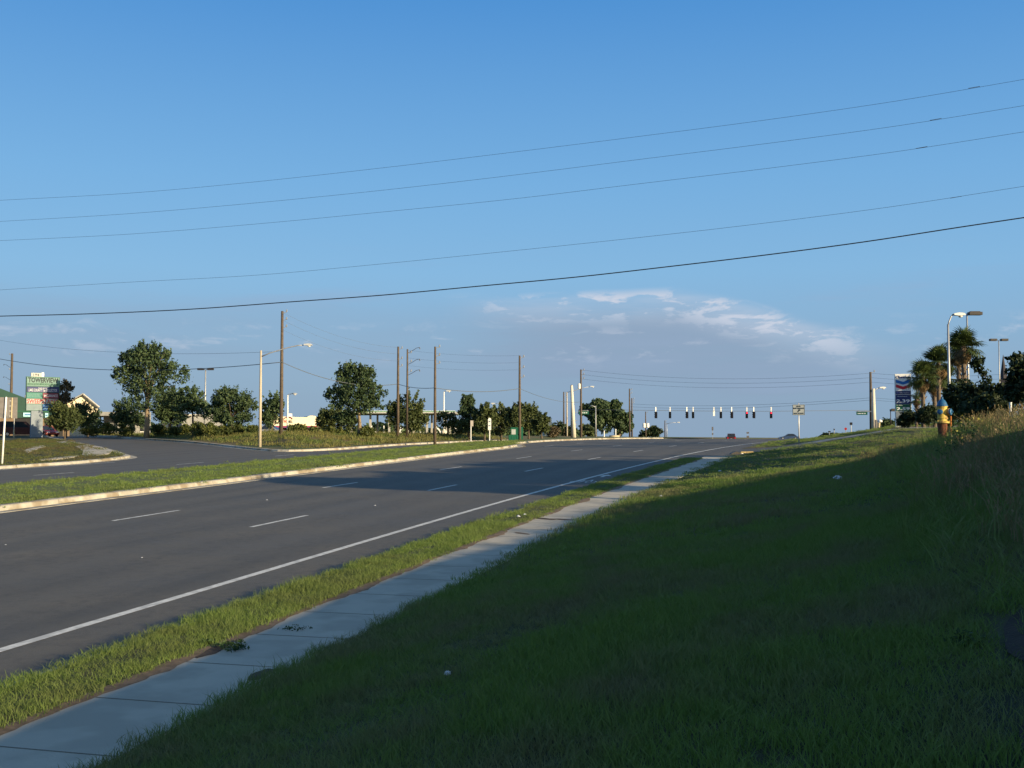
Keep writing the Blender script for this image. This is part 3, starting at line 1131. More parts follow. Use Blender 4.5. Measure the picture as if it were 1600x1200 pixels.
def tree(name, label, px, py, d, ells, trunk, n, size, mt='oak_leaf', group=None, spiky=.5, per=13, bark='bark', seed=0, cat='tree', k=.42, sprays=0):
    """ells: crown ellipses in photograph pixels (cx, cy, rx, ry); trunk: radius at the base in metres (0 = shrub)"""
    rr = np.random.default_rng(1000 + seed)
    b = base(px, py, d)
    root = thing(name, label, cat, b, 0, group)
    E = []
    for (cx, cy, rx, ry) in ells:
        p = at(cx, cy, d) - b
        mx, mz = rx * d / F, ry * d / F
        E.append((p, mx, mx * .9, mz))
    bl = sub_blobs(rr, E, per * 2, k * .78)
    if d > 90 and size < .4 and n < 9000:
        n, size = int(n * 1.7), size * .78
    if trunk and spiky >= .5:
        for (p, mx, my, mz) in E:
            for _ in range(int(10 + 30 * spiky)):
                dv = rr.normal(size=3); dv[2] = abs(dv[2]) * .9 + .1; dv /= np.linalg.norm(dv)
                tip = dv + np.array([0, 0, .35])
                ln = .16 + .22 * rr.random()
                for q in range(4):
                    f = .86 + ln * q / 3
                    c_ = Vector((p.x + mx * (dv[0] * .86 + tip[0] * (f - .86)), p.y + my * (dv[1] * .86 + tip[1] * (f - .86)), p.z + mz * (dv[2] * .86 + tip[2] * (f - .86))))
                    r_b = (.20 - .035 * q) * (.8 + .5 * rr.random())
                    bl.append((c_, r_b * 1.1, r_b * 1.1, r_b * 1.1))
    me = leaf_cloud('crown' if trunk else 'foliage', bl, n, size, mt, rr, spiky)
    link('crown' if trunk else 'foliage', me, root)
    if trunk:
        mb = MB()
        top = E[0][0]
        zt = max(.5, top.z - E[0][3] * .1)
        zs = max(.3, top.z - E[0][3] * .85)
        mb.tube([(0, 0, -.15), (trunk * .2, 0, zs * .5), (top.x * .2, top.y * .2, zs), (top.x * .7, top.y * .7, zt)], [trunk * 1.25, trunk, trunk * .8, trunk * .3], 9)
        part('trunk', mb, bark, root, smooth=True)
        lm = MB()
        for i in range(9):
            q = bl[int(rr.integers(0, len(bl)))][0]
            st = Vector((top.x * .2, top.y * .2, zs * (.85 + .3 * rr.random())))
            md = st.lerp(q, .5) + Vector((0, 0, .12 * (q - st).length))
            lm.tube([st, md, q], [trunk * .5, trunk * .3, trunk * .1], 5, cap=False)
        part('limbs', lm, bark, root, smooth=True)
    return root


#SECTION_OBJECTS

# trees just outside the right edge of the picture: (x, y, height, crown radius, label)
SHADERS = [(12.2, 29.5, 6.3, 2.6, 'first of the row of trees outside the right edge, nearest the camera'), (13.2, 34.5, 6.6, 3.1, 'second tree of the row outside the right edge'),
           (12.4, 39.5, 6.2, 3.0, 'third tree of the row outside the right edge'), (13.4, 44.5, 6.5, 3.1, 'fourth tree of the row outside the right edge'),
           (13.0, 49.0, 6.0, 2.9, 'fifth tree of the row outside the right edge, farthest')]

# ================================================================== THINGS
# ------------------------------------------------------------------ utility poles and lamps
def up(px, ytop, ybase, d):
    b = base(px, ybase, d)
    h = at(px, ytop, d).z - b.z
    return b, h


def utility_pole(label, px, ytop, ybase, d, r=.14, ins=(), mt='wood_pole', group='wooden utility poles', lean=0.0, side=1, xarms=(), name='utility_pole', gear=()):
    b, h = up(px, ytop, ybase, d)
    root = thing(name, label, 'utility pole', b, YAW, group)
    mb = MB(); mb.tube([(0, 0, -.2), (lean * .5, 0, h * .5), (lean, 0, h)], [r * 1.15, r * .95, r * .72], 10)
    part('pole', mb, mt, root, smooth=True)
    for fz in ins:                      # stand-off insulators
        z = h * fz
        q = MB()
        q.tube([(lean * fz, 0, z), (lean * fz + side * .42, 0, z + .10)], .03, 6)
        q.lathe([(.05, 0), (.085, .03), (.05, .08), (.08, .11), (.045, .16), (.07, .19), (.03, .24)], 8, org=(lean * fz + side * .42, 0, z + .10))
        part('insulator', q, 'galv', root)
    for fz in xarms:                    # curved bracket with droppers, seen on some poles
        z = h * fz
        q = MB()
        q.tube([(side * .1, 0, z - .3), (side * .5, 0, z - .1), (side * 1.0, 0, z + .22), (side * 1.35, 0, z + .30)], .028, 6)
        q.tube([(side * 1.35, 0, z + .30), (side * 1.4, 0, z + .1)], .05, 6)
        part('bracket', q, 'dark_metal', root)
    for (gz, gx, gr, gh) in gear:       # transformer cans
        q = MB(); q.lathe([(gr * .6, 0), (gr, .05), (gr, gh), (gr * .5, gh + .08)], 12, org=(gx, -.05, h * gz))
        part('transformer', q, 'white_metal', root, smooth=False)
    return root, b, h


utility_pole('tall brown wooden utility pole standing behind the curved-arm street lamp', 439, 485, 683, 103, .17, (.985, .925, .865), gear=())
utility_pole('brown wooden pole left of the close pair, with a fork bracket on its left', 621.5, 541, 682, 118, .15, (.97, .86, .78), side=1, xarms=())
utility_pole('pale wooden pole right of the close pair with curved wire brackets', 636, 545, 683, 121, .12, (.95, .85, .74), side=1, xarms=(.99, .86, .74))
utility_pole('brown pole standing alone right of the close pair, before the white lot lamp', 679.5, 541, 688, 104, .13, (.985, .90, .82), side=1, xarms=())
utility_pole('dark wooden pole rising in front of the green kiosk', 812, 555, 685, 112, .13, (.97, .85, .74), side=1)
utility_pole('thin dark pole at the left of the cluster by the thick pale concrete pole', 881, 612, 683, 190, .14, (.96, .9))
utility_pole('tall dark pole just right of the thick pale concrete pole', 908, 577, 682, 150, .15, (.98, .92, .86), gear=((.72, -.25, .2, .7),))
utility_pole('wooden pole at the right edge of the big dark tree mass', 984, 607, 682, 190, .15, (.97, .9))
utility_pole('shorter wooden pole close beside the pole at the big tree mass', 987.5, 622, 682, 215, .16, (.97, .92, .87), side=1)
utility_pole('short distant pole carrying two white transformer cans', 1009, 643, 681, 250, .15, (.95,), gear=((.38, -.38, .35, 1.0), (.38, .45, .35, 1.0)))
utility_pole('tiny distant pole right of the low tree by the road crest', 1039, 657, 683, 300, .16, (.95, .8), gear=())
utility_pole('tall dark pole beside the pale concrete lamp pole on the right', 1361.5, 581, 670, 118, .17, (.985,), side=1)
utility_pole('dark pole with side brackets rising above the green roofed building', 17, 552, 640, 185, .25, (.98, .80, .62), side=-1, xarms=(.85, .7, .5))


def lamp_post(name, label, px, ytop, ybase, d, r, arm, head='cobra', mt='pole_concrete', group='street lamps', rz=None, cat='street lamp'):
    b, h = up(px, ytop, ybase, d)
    root = thing(name, label, cat, b, YAW if rz is None else rz, group)
    mb = MB(); mb.tube([(0, 0, -.2), (0, 0, h * .5), (0, 0, h)], [r * 1.2, r * .95, r * .7], 10)
    part('pole', mb, mt, root, smooth=True)
    if arm:
        pts = [(x * d / F, 0, h - z * d / F) for (x, z) in arm]      # in photograph pixels from the pole top
        q = MB(); q.tube(pts, [.055] + [.045] * (len(pts) - 2) + [.035], 8)
        part('arm', q, 'galv', root, smooth=True)
        e = pts[-1]
        sg = 1 if e[0] >= 0 else -1
        if head == 'cobra':
            hd = MB()
            prof = [(0, .06), (.12, .10), (.35, .13), (.62, .11), (.74, .03), (.70, -.03), (.30, -.05), (.05, -.02)]
            hd.prism([(e[0] + sg * a, e[2] + c) for a, c in prof], -.16, .16)
            ho = part('lamp_head', hd, 'alu', root)
            ln = MB(); ln.lathe([(.13, 0), (.12, -.07), (.06, -.11)], 10, org=(e[0] + sg * .46, 0, e[2] - .05))
            part('lens', ln, 'lens', ho)
        elif head == 'box':
            hd = MB(); hd.box((e[0] + sg * .35, 0, e[2]), (.95, .5, .22)); hd.box((e[0] + sg * .35, 0, e[2] + .14), (.7, .3, .06))
            ho = part('lamp_head', hd, 'dark_metal', root)
    if head == 'twin':
        for sg in (-1, 1):
            hd = MB(); hd.box((sg * .62, 0, h + .04), (.72, .48, .24)); hd.box((sg * .2, 0, h + .02), (.22, .08, .08))
            part('lamp_head', hd, 'dark_metal', root)
    return root


lamp_post('street_lamp', 'slender tan concrete street lamp with long arm curving over the side road', 406, 547, 697, 92, .12,
          [(0, 10), (14, 4), (40, -4), (58, -8), (67, -8.5)], 'cobra')
lamp_post('lot_lamp', 'grey car park lamp with twin flat heads between two leafy trees', 320, 577, 668, 135, .11, None, 'twin', 'galv', group='car park lamps', cat='lamp')
lamp_post('lot_lamp', 'white lamp post in front of the cream restaurant', 449, 617, 680, 128, .10, [(0, 0), (2, -1), (5, -1.5)], 'cobra', 'white_metal', group='car park lamps', cat='lamp')
r_ = lamp_post('lot_lamp', 'white lamp post on a concrete footing beside the fuel station', 693.5, 612, 683, 150, .11, [(0, 0), (1.5, -1), (3, -1)], 'cobra', 'white_metal', group='car park lamps', cat='lamp')
q = MB(); q.lathe([(.42, -.1), (.42, .75), (.38, .8)], 12); part('footing', q, 'white_concrete', r_)
lamp_post('lot_lamp', 'short white lamp showing above the dense tree mass left of the green kiosk', 781, 631, 683, 170, .10, [(0, 0), (-3, -1), (-7, -.5)], 'cobra', 'white_metal', group='car park lamps', cat='lamp')
lamp_post('street_lamp', 'slim pole lamp whose arm crosses behind the thick pale concrete pole', 886, 613, 684, 175, .12, [(0, 0), (12, -3), (24, -7), (36, -9)], 'cobra')
lamp_post('street_lamp', 'thin grey lamp pole in front of the big dark tree mass', 931, 634, 682, 150, .08, [(0, 2), (-5, 0), (-9, 0)], None, 'galv')
lamp_post('street_lamp', 'faint distant lamp with arm reaching right over the road crest', 1042, 662, 683, 260, .10, [(0, 0), (8, -1.5), (16, -2)], 'cobra', 'galv')
lamp_post('street_lamp', 'thick pale concrete lamp pole right of the tall dark pole', 1365.5, 607, 670, 117, .24, [(0, 5), (4, 1), (9, -1)], 'cobra', 'white_concrete')
lamp_post('street_lamp', 'tall grey lamp with hooked arm in front of the palms', 1484.5, 506, 668, 66, .085, [(0, 3), (1.5, -4), (5, -12), (8, -15)], 'cobra', 'galv')
lamp_post('lot_lamp', 'dark box-headed lamp rising behind the tallest palm', 1514.5, 489, 668, 80, .08, [(0, 0), (3, 0), (5, 0)], 'box', 'galv', group='car park lamps', cat='lamp')
lamp_post('lot_lamp', 'small twin-headed lamp left of the dark church spire', 1563.5, 531, 668, 120, .07, None, 'twin', 'galv', group='car park lamps', cat='lamp')
lamp_post('lot_lamp', 'small dark box lamp beside the bush left of the fuel price sign', 1392, 641, 672, 110, .05, [(0, 0), (2, 0)], 'box', 'dark_metal', group='car park lamps', cat='lamp')
lamp_post('lot_lamp', 'dark lamp head peering over the left palms', 1434, 567, 668, 95, .06, [(0, 0), (3, 0)], 'box', 'dark_metal', group='car park lamps', cat='lamp')

# thick concrete strain pole and its thin dark neighbour
b, h = up(897, 602, 684, 160)
t_ = thing('strain_pole', 'thick pale concrete pole leaning slightly left beside the road crest', 'utility pole', b, YAW)
q = MB(); q.tube([(0, 0, -.2), (-.35, 0, h)], [.34, .20], 12); part('pole', q, 'white_concrete', t_, smooth=True)
for fz in (.28, .35, .5):
    q = MB(); q.tube([(-.1, 0, h * fz), (.5, 0, h * fz + .05)], .035, 6)
    part('bracket', q, 'galv', t_)
utility_pole('thin brown pole touching the left side of the thick pale concrete pole', 893, 601, 683, 163, .12, ())

# ------------------------------------------------------------------ hanging traffic signals on a span wire
def catenary(p, q, sag, n=24):
    return [p.lerp(q, i / n) - Vector((0, 0, sag * 4 * (i / n) * (1 - i / n))) for i in range(n + 1)]


def wire(name, label, pts, r, group, mt='wire', cat='wire'):
    o0 = pts[0]
    mb = MB(); mb.tube([p - o0 for p in pts], r, 5)
    o = link(name, mb.mesh(name, mt, True), None, o0)
    return tag(o, label, cat, group)


SIGD = 172
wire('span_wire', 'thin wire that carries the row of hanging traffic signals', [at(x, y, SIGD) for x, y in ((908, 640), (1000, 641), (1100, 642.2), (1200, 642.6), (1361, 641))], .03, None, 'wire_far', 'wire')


def signal(px, label, face, lit=None, white=False):
    p = at(px, 642.5, SIGD)
    root = thing('traffic_signal', label, 'traffic light', p, YAW + (0 if face else R_(200)), 'hanging traffic signals')
    k = SIGD / F
    hang = MB(); hang.box((0, 0, .35), (.16, .10, .62)); hang.box((0, 0, .0), (.1, .1, .2))
    part('hanger', hang, 'white_metal', root)
    w = .36
    z0, z1 = -.10, -1.12
    bm_ = MB()
    if white:
        bm_.box((0, 0, -.35), (.3, .04, .8)); part('sign_panel', bm_, 'white_metal', root); return root
    bm_.box((0, .1, (z0 + z1) / 2), (w, .22, z0 - z1))
    part('housing', bm_, 'black', root)
    for i in range(3):
        z = z0 - .17 - .34 * i
        vz = MB()
        # visor: half tube above the lens
        pts = [(-.14, z), (-.11, z + .1), (0, z + .15), (.11, z + .1), (.14, z)]
        for (a, c) in zip(pts, pts[1:]):
            vz.add([(a[0], 0, a[1]), (c[0], 0, c[1]), (c[0], -.24, c[1]), (a[0], -.24, a[1])], [(0, 1, 2, 3)])
        vo = part('visor', vz, 'black', root)
        ln = MB(); ln.lathe([(.12, 0), (.10, .02), (.0, .03)], 10, axis=Matrix.Rotation(R_(90), 3, 'X'), org=(0, -.01, z))
        part('lens', ln, 'red_lamp' if (lit and i == 0) else 'glass', root)
    return root


signal(1024.5, 'leftmost hanging traffic signal of the row, seen side-on over the road crest', False)
signal(1047, 'second hanging traffic signal from the left, facing the camera', True)
signal(1073, 'third hanging traffic signal from the left, turned away beside a narrow one', False)
signal(1083, 'fourth hanging traffic signal from the left, close to its left neighbour', True)
signal(1115.5, 'small white panel hanging among the traffic signals', True, white=True)
signal(1126.5, 'hanging traffic signal just right of the small white panel', True)
signal(1143, 'hanging traffic signal directly above the dark red hatchback on the crest', False)
signal(1167, 'red-lit traffic signal, left one of two showing red', True, 1)
signal(1177.5, 'dark traffic signal between the two that show red', False)
signal(1205, 'rightmost hanging traffic signal, showing red', True, 1)

# ------------------------------------------------------------------ overhead wires
D0, D1 = 56, 40
W5 = [([(-40, 316), (0, 313), (200, 302), (400, 284), (600, 262), (800, 238), (1000, 213), (1200, 187), (1400, 158), (1600, 124), (1660, 113)], .0062),
      ([(-40, 348), (0, 346), (200, 334), (400, 317), (600, 297), (800, 274), (1000, 249), (1200, 224), (1400, 197), (1600, 165), (1660, 155)], .0062),
      ([(-40, 378), (0, 376), (200, 366), (400, 350), (600, 331), (800, 311), (1000, 287), (1200, 263), (1400, 237), (1600, 206), (1660, 196)], .0062),
      ([(-40, 455), (0, 453), (200, 441), (400, 430), (600, 412), (800, 392), (1000, 371), (1200, 348), (1400, 322), (1600, 291), (1660, 281)], .0062),
      ([(-40, 495), (0, 494), (150, 490), (300, 483), (450, 472), (600, 461), (750, 447), (900, 433), (1050, 416), (1200, 398), (1350, 378), (1500, 355), (1600, 340), (1660, 331)], .023)]
WL = ['topmost thin overhead wire crossing the whole sky', 'second thin overhead wire from the top', 'third thin overhead wire from the top', 'fourth thin overhead wire, alone above the thick cable', 'thick black overhead cable, lowest of the five crossing the sky']
for (pts, r), lb in zip(W5, WL):
    # the wires run in one vertical plane: depth as a projective function of the column
    P3 = [at(x, y, 1 / ((1 / D0) + (1 / D1 - 1 / D0) * (x / 1600))) for x, y in pts]
    dense = []
    for i in range(len(P3) - 1):
        p0, p1, p2, p3 = P3[max(i - 1, 0)], P3[i], P3[i + 1], P3[min(i + 2, len(P3) - 1)]
        for k in range(5):
            t = k / 5
            dense.append(.5 * ((2 * p1) + (p2 - p0) * t + (2 * p0 - 5 * p1 + 4 * p2 - p3) * t * t + (3 * p1 - p0 - 3 * p2 + p3) * t ** 3))
    dense.append(P3[-1])
    wire('overhead_wire', lb, dense, r, 'overhead wires crossing the sky', 'wire')
for x, y in ((1522, 136.5), (1462, 186.5), (1440, 230.5), (1494, 308)):     # splice sleeves
    d = 1 / ((1 / D0) + (1 / D1 - 1 / D0) * (x / 1600))
    p, q2 = at(x - 9, y + 1.6, d), at(x + 9, y - 1.6, d)
    o = link('splice_sleeve', MB().tube([(0, 0, 0), q2 - p], .010, 6).mesh('splice_sleeve', 'wire'), None, p)
    tag(o, {1522: 'small dark splice sleeve on the topmost overhead wire', 1462: 'small dark splice sleeve on the second overhead wire', 1440: 'small dark splice sleeve on the third overhead wire', 1494: 'small dark splice sleeve on the fourth overhead wire'}[x], 'sleeve', 'splice sleeves on the wires')


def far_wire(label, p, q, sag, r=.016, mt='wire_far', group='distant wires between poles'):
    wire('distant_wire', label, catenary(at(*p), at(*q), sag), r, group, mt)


far_wire('faint wire from the left edge to the big leafy tree', (-10, 530, 150), (439, 549, 103), .9, .013)
far_wire('dark communication cable from the left edge to the tall brown pole', (-10, 559, 150), (439, 566, 103), 1.2, .035)
far_wire('dark communication cable sagging right from the tall brown pole', (439, 565, 103), (621.5, 600, 118), .9, .032)
far_wire('communication cable between the paired poles and the lone pole', (621.5, 600, 118), (679.5, 606, 104), .2, .028)
far_wire('communication cable between the lone pole and the dark pole by the kiosk', (679.5, 606, 104), (812, 607, 112), .35, .028)
far_wire('cable dropping right from the dark pole by the kiosk', (812, 607, 112), (908, 628, 150), .5, .022)
for i, (y0, y1) in enumerate(((488, 543), (500, 553), (515, 564))):
    far_wire('%s faint wire from the tall brown pole towards the paired poles' % ('upper', 'middle', 'lower')[i], (441, y0, 103), (624, y1, 118), .7, .008)
for i, (y0, y1, y2) in enumerate(((578, 583, 582), (585, 590, 589), (592, 597, 596))):
    nm = ('top', 'middle', 'bottom')[i]
    far_wire('%s wire of three strung across the road between the tall poles' % nm, (908, y0, 150), (1361.5, y1, 118), .9, .012)
    far_wire('%s wire of three running right from the tall right-hand pole to the palms' % nm, (1361.5, y1, 118), (1660, y2 - 6, 95), .5, .010)
for i, (y0, y1) in enumerate(((631, 621.5), (635.5, 625))):
    nm = ('upper', 'lower')[i]
    far_wire('%s of two low wires above the row of traffic signals' % nm, (985, y0, 172), (1361.5, y1, 118), .55, .014)
    far_wire('%s of two low wires running right to the palms' % nm, (1361.5, y1, 118), (1640, y1 + 3, 100), .3, .010)
for i, y0 in enumerate((555, 566, 577)):
    far_wire('%s wire stub reaching left from the dark pole by the kiosk' % ('top', 'middle', 'bottom')[i], (636, 547 + 12 * i, 121), (812, y0 + .5, 112), .25, .007)

# ------------------------------------------------------------------ signs
def sign_text_block(root, rows, w, y=-.02):
    for (txt, z, h, mt, ww) in rows:
        text(None, txt, h, mt, root, (0, y, z), 0, ww)


# lane sign
b, h = up(1248.5, 632, 690.5, 84)
t_ = thing('lane_sign', 'white turn-lane yield sign on a single post by the side street', 'road sign', b, face_rz(1248))
k = 84 / F
q = MB(); q.tube([(0, .05, -.3), (.0, .05, h + .1)], .045, 8); part('post', q, 'alu', t_, smooth=True)
pw, ph = 18.5 * k, 16.5 * k
zc = h - ph / 2
q = MB(); q.box((0, 0, zc), (pw, .03, ph)); sp = part('sign_panel', q, 'sign_white', t_)
q = MB()
for (cx, cz, sx, sz) in ((0, ph / 2 - .03, pw - .02, .025), (0, -ph / 2 + .03, pw - .02, .025), (pw / 2 - .03, 0, .025, ph - .09), (-pw / 2 + .03, 0, .025, ph - .09)):
    q.box((cx, -.019, zc + cz), (sx, .006, sz))
part('border', q, 'text_dark', sp)
text(None, 'BEGIN', .085, 'text_dark', sp, (0, -.018, zc + .27), 0, .30, bold=.02)
text(None, 'RIGHT TURN LANE', .095, 'text_dark', sp, (0, -.018, zc + .12), 0, .80, bold=.02)
text(None, 'YIELD TO BIKES', .085, 'text_dark', sp, (0, -.018, zc - .27), 0, .74, bold=.02)
q = MB(); q.prism([(-.12, zc - .17), (-.02, zc - .17), (.06, zc - .06), (.12, zc - .09), (.13, zc + .05), (-.04, zc + .03), (-.01, zc - .03)], -.024, -.017)
part('arrow', q, 'text_dark', sp)

# the back of a big sign on a white post at the left edge
b = base(3, 716, 63)
h = at(6, 620, 63).z - b.z
t_ = thing('road_sign', 'grey sign seen from behind on a white post at the left edge', 'road sign', b, face_rz(5))
k = 63 / F
q = MB(); q.tube([(0, 0, -.2), (4 * k, .0, h)], .055, 8); part('post', q, 'white_metal', t_, smooth=True)
q = MB(); q.tube([(12 * k, .04, h - 33 * k), (12.5 * k, .04, h - 1 * k)], .04, 8); part('brace', q, 'box_tan', t_)
q = MB(); q.box((5 * k, .09, h - 17 * k), (31 * k, .03, 33 * k)); sp = part('sign_panel', q, 'sign_back', t_)
q = MB()
for zz in (6, 14, 22, 30):
    q = MB(); q.box((11 * k, .065, h - zz * k), (4 * k, .02, .05)); part('bracket', q, 'galv', t_)

b, h = up(21.5, 641, 683, 128)
t_ = thing('post_sign', 'small white notice with red lettering on a yellow post near the tall office sign', 'sign', b, face_rz(21))
k = 128 / F
q = MB(); q.tube([(0, .04, -.1), (0, .04, h - .1)], .05, 8); part('post', q, 'galv', t_)
q = MB(); q.tube([(0, .04, 0), (0, .04, 15 * k)], .085, 8); part('sleeve', q, 'box_tan', t_)
q = MB(); q.box((0, 0, h - 5 * k), (4.6 * k, .03, 10 * k)); part('sign_panel', q, 'sign_white', t_)
q = MB(); q.box((0, -.02, h - 4 * k), (2.4 * k, .01, 4.5 * k)); part('print', q, 'text_red', t_)

# tall office complex sign
SD_ = 128
b = base(56.5, 684, SD_)
t_ = thing('monument_sign', 'tall multi-tenant office complex sign on a grey pedestal', 'sign', b, face_rz(60) + R_(8))
k = SD_ / F
TS = 128 / 112


def Z_(py): return at(60, py, SD_).z - b.z


q = MB(); q.box((0, .0, (Z_(642) - .1) / 2), (17 * k, .7, Z_(642) + .1)); part('pedestal', q, 'sign_grey_blue', t_)
cx = 8.2 * k
fw = 49 * k
q = MB(); q.box((cx, .02, (Z_(588.5) + Z_(642)) / 2), (fw, .5, Z_(588.5) - Z_(642))); part('cabinet', q, 'sign_green', t_)


def panel(y0, y1, x0, x1, mt, nm='tenant_panel', lb=None):
    w = (x1 - x0) * k - .04
    xc = (x0 + x1) / 2 * k
    qq = MB(); qq.box((xc, -.27, (Z_(y0) + Z_(y1)) / 2), (w, .06, Z_(y0) - Z_(y1) - .03))
    return part(nm, qq, mt, t_, label=lb), xc, (Z_(y0) + Z_(y1)) / 2, w


X0, X1 = -15.8, 31.5
p_, xc, zc, w = panel(589.5, 603.5, X0, X1, 'sign_pale')
text(None, 'TOWERVIEW', 0.60, 'text_dark', p_, (xc, -.30, zc + .20), 0, w * .93, bold=.035)
q = MB(); q.box((xc, -.305, zc - .28), (w * .96, .012, .24)); part('band', q, 'sign_green', p_)
text(None, 'OFFICE COMPLEX', 0.194, 'sign_pale', p_, (xc, -.313, zc - .28), 0, w * .9)
p_, xc, zc, w = panel(604, 613, X0, X1, 'navy')
text(None, 'BOB McKEE', 0.103, 'text_white', p_, (xc, -.30, zc + .17), 0, w * .28)
text(None, 'LAKE COUNTY Tax COLLECTOR', 0.33, 'text_white', p_, (xc, -.30, zc - .08), 0, w * .88)
p_, xc, zc, w = panel(613.5, 622.5, X0, 7.3, 'teal')
text(None, 'DENTISTRY', 0.42, 'sign_pale', p_, (xc, -.30, zc), 0, w * .9)
p_, xc, zc, w = panel(613.5, 622.5, 7.6, X1, 'maroon')
text(None, 'INSURANCE', 0.30, 'text_white', p_, (xc, -.30, zc), 0, w * .85)
p_, xc, zc, w = panel(623, 631, X0, X1, 'sign_white')
text(None, 'SWEEPSTAKES', 0.50, 'text_red', p_, (xc, -.30, zc), 0, w * .97, bold=.02)
p_, xc, zc, w = panel(631.5, 641.5, X0, 7.3, 'sign_grey')
for zz, ww in ((.15, .5), (0, .4), (-.14, .55)):
    q = MB(); q.box((xc + .2, -.305, zc + zz), (w * ww, .01, .045)); part('print', q, 'sign_grey_blue', p_)
p_, xc, zc, w = panel(631.5, 641.5, 7.6, X1, 'sign_blue')
for zz, ww in ((.12, .5), (-.12, .7)):
    q = MB(); q.box((xc - .1, -.305, zc + zz), (w * ww, .01, .05)); part('print', q, 'sign_light_blue', p_)
q = MB(); q.box((-1.5 * k, 0, Z_(585.5)), (16 * k, .3, 6 * k)); p_ = part('number_plate', q, 'sign_white', t_)
text(None, '194', 0.297, 'text_dark', p_, (-2 * k, -.16, Z_(585.5)), 0, .62)
q = MB(); q.box((7.5 * k, 0, Z_(585)), (3.4 * k, .32, 7 * k)); part('lamp_box', q, 'white_metal', t_)

# two small sign posts before the tree mass
b, h = up(736, 657, 689, 106)
t_ = thing('speed_sign', 'round-cornered white sign on a pale post, left of the taller oval one', 'road sign', b, face_rz(736) + R_(25))
k = 106 / F
q = MB(); q.tube([(0, .04, -.1), (0, .04, h)], .05, 8); part('post', q, 'white_metal', t_)
q = MB(); q.box((.08, 0, h - 4.5 * k), (5 * k, .03, 9 * k)); part('sign_panel', q, 'sign_back', t_)
b, h = up(765, 653, 689, 107)
t_ = thing('oval_sign', 'tall narrow white sign with rounded top on a post', 'sign', b, face_rz(765))
q = MB(); q.tube([(0, .05, -.1), (0, .05, h - .3)], .05, 8); part('post', q, 'white_metal', t_)
k = 107 / F
w2, hh = 2.4 * k, 19 * k
pl = [(w2 * math.cos(a), h - w2 + w2 * math.sin(a)) for a in [math.pi * i / 8 for i in range(9)]] + [(-w2, h - hh), (w2, h - hh)]
q = MB(); q.prism(pl, -.05, 0); sp = part('sign_panel', q, 'white_metal', t_)
q = MB()
for zz in (.35, .75):
    q.box((0, -.06, h - zz), (w2 * 1.1, .01, .14))
part('print', q, 'sign_grey_blue', sp)

# green kiosk
b = base(805, 687.5, 116)
t_ = thing('kiosk', 'bright green kiosk with a taller panel at its right end', 'kiosk', b, face_rz(805))
k = 116 / F
q = MB(); q.box((-2 * k, .2, 5 * k), (17 * k, .8, 11 * k)); bo = part('body', q, 'sign_green', t_)
for i in range(4):
    q = MB(); q.box((-2 * k + (i - 1.5) * 4.1 * k, -.215, 5 * k), (3.7 * k, .03, 9 * k)); part('panel', q, 'sign_green', bo)
q = MB(); q.box((-1.5 * k, .1, 16.5 * k), (11 * k, .15, 12 * k)); so = part('board', q, 'sign_green', t_)
q = MB(); q.box((-2.5 * k, .01, 15.5 * k), (6.5 * k, .03, 8 * k)); part('notice', q, 'sign_white', so)
q = MB(); q.box((10 * k, .1, 11.5 * k), (4.5 * k, .5, 23 * k)); part('tall_panel', q, 'sign_green', t_)
q = MB(); q.box((6 * k, .1, 17 * k), (4 * k, .2, 10 * k)); part('link_panel', q, 'sign_green', t_)

# overhead street name signs
def street_sign(label, px0, px1, py, d, armx, seed):
    p = at((px0 + px1) / 2, py, d)
    k = d / F
    t = thing('street_name_sign', label, 'street sign', p, face_rz(px0), 'green street name signs')
    w = (px1 - px0) * k
    q = MB(); q.box((0, 0, 0), (w, .05, 4.6 * k)); sp = part('sign_panel', q, 'sign_green', t)
    q = MB(); q.tube([(-w * .55, .06, 2.9 * k), (w * .5 + armx * k, .06, 2.9 * k)], .05, 8); part('arm', q, 'galv', t)
    for sx in (-.35, .35):
        q = MB(); q.box((w * sx, .03, 2.6 * k), (.08, .05, .3)); part('clamp', q, 'galv', t)
    for (a0, ww) in ((-.24, .30), (.05, .18), (.27, .14)):
        q = MB(); q.box((w * a0, -.03, 0), (w * ww, .01, 1.2 * k)); part('print', q, 'text_white', sp)
    return t


street_sign('green street name sign hanging by the thick pale concrete pole', 904.5, 920, 645, 158, 0, 0)
street_sign('green street name sign on an arm of the tall right-hand pole', 1338.5, 1355, 646, 117, 6, 1)

# little signs near the crest
def small_sign(label, px, yt, yb, d, w, h_, shape, mt, post='galv', name='small_sign', lowsign=None):
    b, h = up(px, yt, yb, d)
    k = d / F
    t = thing(name, label, 'road sign', b, face_rz(px), 'small signs near the crest')
    q = MB(); q.tube([(0, .05, -.2), (0, .05, h)], .045, 6); part('post', q, post, t)
    if shape == 'oct':
        r = w * k / 2
        pl = [(r * math.cos(a), h - r + r * math.sin(a)) for a in [math.pi * (i + .5) / 4 for i in range(8)]]
    elif shape == 'dia':
        r = w * k / 2
        pl = [(0, h), (r, h - r), (0, h - 2 * r), (-r, h - r)]
    else:
        pl = [(-w * k / 2, h), (w * k / 2, h), (w * k / 2, h - h_ * k), (-w * k / 2, h - h_ * k)]
    q = MB(); q.prism(pl, -.015, .015); part('sign_panel', q, mt, t)
    if lowsign:
        q = MB(); q.box((0, -.03, h - lowsign * k), (w * k, .03, w * k)); part('lower_panel', q, mt, t)
    return t


